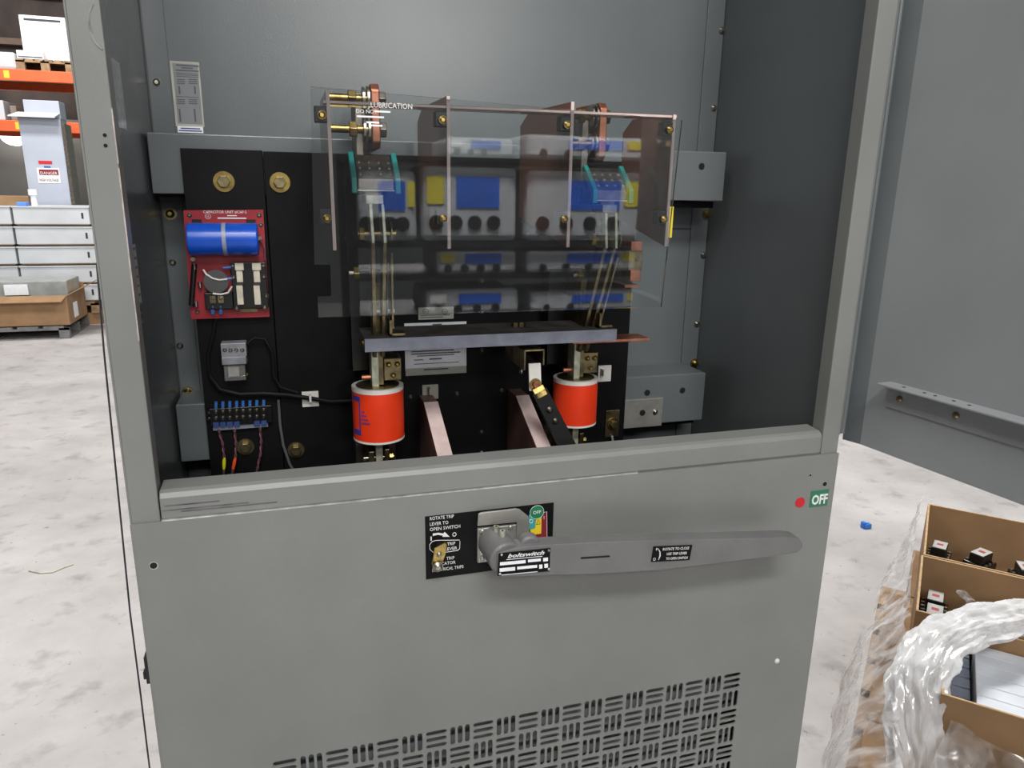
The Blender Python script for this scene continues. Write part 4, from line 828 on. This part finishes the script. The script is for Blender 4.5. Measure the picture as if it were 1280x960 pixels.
def contactor(lab, v, u, z, rot, n=1):
    t = thing('contactor', lab, 'contactor', BM @ Vector((v, u, z)), 'black contactors in the open cartons')
    M = BM @ Matrix.Translation((v, u, z)) @ Matrix.Rotation(rot, 4, 'Z')
    MB().box(-.034, .034, -.036, .036, 0, .055, M).build('body', BLACKP, t, bevel=.003)
    MB().box(-.021, .021, -.03, .03, .055, .085, M).build('head', BLACKP, t, bevel=.003)
    f_ = MB().box(-.019, .019, -.029, .029, .085, .087, M).build('face_label', mat('face_grey', (168, 168, 166), .5), t); MB().box(-.009, .009, -.008, .006, .087, .0876, M).build('red_mark', mat('faded_mark', (160, 64, 60), .5), f_)
    for s_ in (-1, 1):
        for k in range(3): MB().cyl(M @ Vector((s_*.028, -.022+k*.022, .055)), M @ Vector((s_*.028, -.022+k*.022, .06)), .005, 10).build('terminal_screw', ZINC, t, smooth=True)
zi = z0b+.005
def under(px, py, z): p = BM.inverted() @ at(px, py, z=z); return p.x, p.y
for i, (px, py, lab, rot) in enumerate(((1172, 680, 'contactor in the left rear corner of the farthest carton', .1), (1200, 684, 'second contactor from the left in the farthest carton', .5), (1240, 698, 'third contactor from the left in the farthest carton', -.2), (1272, 705, 'fourth contactor from the left in the farthest carton', .2))):
    v, u = under(px, py, zi+.087); v = .05+.115*i; u = min(max(u, .045), .37); contactor(lab, v, u, zi, rot)
for v, u, lab, rot in ((.045, .50, 'contactor in the rear left corner of the middle carton', .03), (.045, .582, 'contactor against the left wall of the middle carton', .03), (.045, .665, 'contactor in the left front corner of the middle carton', .03), (.185, .50, 'contactor standing at the rear wall of the middle carton', .08), (.19, .585, 'contactor nearer the plastic wrap in the middle carton', .08), (.33, .54, 'rightmost visible contactor in the middle carton', .15)): contactor(lab, v, u, zi, rot)
# flat grey boxes inside the nearest carton: a row of upright flats
nf = 7
for k in range(nf):
    u_ = .80+k*.043; tag(MB().box(.125, .36, u_, u_+.041, zi, zi+.135, BM).build('flat_box', mat('pale_flat', (206, 211, 218), .4, 0, .06, 9), bevel=.002), '%s pale grey flat box standing in the nearest open carton' % ['rearmost', 'second', 'third', 'fourth', 'fifth', 'sixth', 'frontmost'][k], 'box', 'flat boxes in the nearest carton')
    tag(MB().box(.07, .118, u_, u_+.038, zi, zi+.115, BM).build('slate_block', mat('slate', (122, 130, 144), .4), bevel=.003), '%s slate blue block along the left wall of the nearest carton' % ['rearmost', 'second', 'third', 'fourth', 'fifth', 'sixth', 'frontmost'][k], 'block', 'slate blocks in the nearest carton')
rc = thing('red_edged_case', 'dark case with red edge at the right in the nearest carton', 'case', BM @ Vector((.5, .95, zi)))
MB().box(.385, .62, .81, 1.10, zi, zi+.128, BM).build('case_body', BLACKP, rc, bevel=.004)
MB().box(.378, .392, .81, 1.10, zi+.118, zi+.132, BM).build('red_edge', mat('red_edge', (170, 60, 50), .5), rc, bevel=.002)
for k in range(3): MB().box(.40, .60, .82+k*.094, .905+k*.094, zi+.128, zi+.131, BM).build('lid_panel', mat('case_grey', (96, 98, 102), .5), rc, bevel=.001)
# stretch wrap: rope of film and thin sheets
def lump(p, s): return math.sin(p.x*s*1.7+p.y*s*2.3+1.3)*.5+math.sin(p.y*s*3.1-p.z*s*2.7)*.5
def bez(pts, n):
    out = []
    for i in range(len(pts)-1):
        a, b, c, d = pts[max(i-1, 0)], pts[i], pts[i+1], pts[min(i+2, len(pts)-1)]
        for k in range(n):
            t_ = k/n; out.append(.5*((2*b)+(c-a)*t_+(2*a-5*b+4*c-d)*t_*t_+(3*b-a-3*c+d)*t_**3))
    return out+[pts[-1]]
wrap = thing('stretch_wrap', 'crumpled clear plastic stretch wrap draped over the cartons', 'plastic wrap', BM @ Vector((.2, 1.0, ZR)))
def zat(px, py, z): return at(px, py, z=z)
spine = bez([zat(1148, 1010, .20), zat(1143, 960, .28), zat(1142, 905, .37), zat(1147, 855, .44), zat(1168, 812, .485), zat(1205, 788, .495), zat(1250, 776, .49), zat(1300, 770, .48), zat(1360, 770, .47)], 14)
NS = 110; V_ = []; F_ = []
for i, p in enumerate(spine):
    t_ = (spine[min(i+1, len(spine)-1)]-spine[max(i-1, 0)]).normalized(); a = t_.cross(Z).normalized(); b = a.cross(t_)
    for k in range(NS):
        an = 2*math.pi*k/NS; rr = .038+.005*math.sin(an*7+i*.10)+.0035*math.sin(an*15-i*.07+math.sin(i*.4))+.0022*math.sin(an*23+i*.15)+.003*math.sin(i*.5+an*2)+random.uniform(-.001, .001); V_.append(p+a*math.cos(an)*rr*1.35+b*math.sin(an)*rr*.75)
for i in range(len(spine)-1): F_ += [(i*NS+k, i*NS+(k+1) % NS, (i+1)*NS+(k+1) % NS, (i+1)*NS+k) for k in range(NS)]
MB().add(V_, F_).build('film_rope', WRAP, wrap, smooth=True)
def sheet(rowsP, name, m, nu=22, nv_=30, amp=.008):
    L_ = [bez(r_, max(1, nv_//(len(r_)-1))) for r_ in rowsP]; n = min(len(l) for l in L_); V_ = []; F_ = []; cols = []
    for j in range(n): cols.append(bez([l[j] for l in L_], max(1, nu//(len(L_)-1))))
    mm = len(cols[0])
    for j in range(n):
        for i in range(mm):
            p = cols[j][i]; V_.append(p+Vector((math.sin(i*.8+j*.9), math.cos(i*.6-j*1.1), math.sin(i*.4+j*.7)))*amp*.5+Vector([random.uniform(-1, 1)*amp*.15 for _ in range(3)]))
    for j in range(n-1):
        for i in range(mm-1): F_.append((j*mm+i, j*mm+i+1, (j+1)*mm+i+1, (j+1)*mm+i))
    MB().add(V_, F_).build(name, m, wrap, smooth=True)
bv = lambda v, u, z: BM @ Vector((v, u, z))
sheet([[bv(-.02, -.03, .47), bv(-.025, .2, .465), bv(-.025, .42, .455), bv(-.02, .75, .44)], [bv(-.035, 0, .36), bv(-.05, .2, .38), bv(-.05, .42, .37), bv(-.04, .78, .36)], [bv(-.03, .05, .285), bv(-.09, .33, .3), bv(-.10, .5, .295), bv(-.09, .82, .29)]], 'film_sheet', WRAPT, amp=.009)
sheet([[bv(-.03, .62, .40), bv(-.02, .8, .44), bv(-.02, 1.05, .43), bv(.0, 1.3, .38)], [bv(-.09, .6, .31), bv(-.11, .8, .31), bv(-.10, 1.05, .32), bv(-.10, 1.34, .31)], [bv(-.12, .55, .2), bv(-.15, .8, .16), bv(-.13, 1.05, .2), bv(-.15, 1.36, .17)], [bv(-.11, .55, .06), bv(-.13, .8, .04), bv(-.16, 1.05, .05), bv(-.13, 1.36, .03)]], 'film_sheet', WRAPT, amp=.012)
sheet([[bv(.08, 1.13, .41), bv(.3, 1.13, .36), bv(.6, 1.13, .34)], [bv(.06, 1.17, .33), bv(.3, 1.18, .30), bv(.6, 1.18, .3)], [bv(.05, 1.36, .285), bv(.3, 1.36, .285), bv(.6, 1.36, .285)]], 'film_sheet', WRAPT, amp=.006)
MB().tube([zat(1196, 739, .40), zat(1203, 742, .40), zat(1212, 750, .41), zat(1220, 762, .43), zat(1226, 775, .46)], [.004, .010, .011, .010, .006], 8).build('film_tail', WRAPT, wrap, smooth=True)
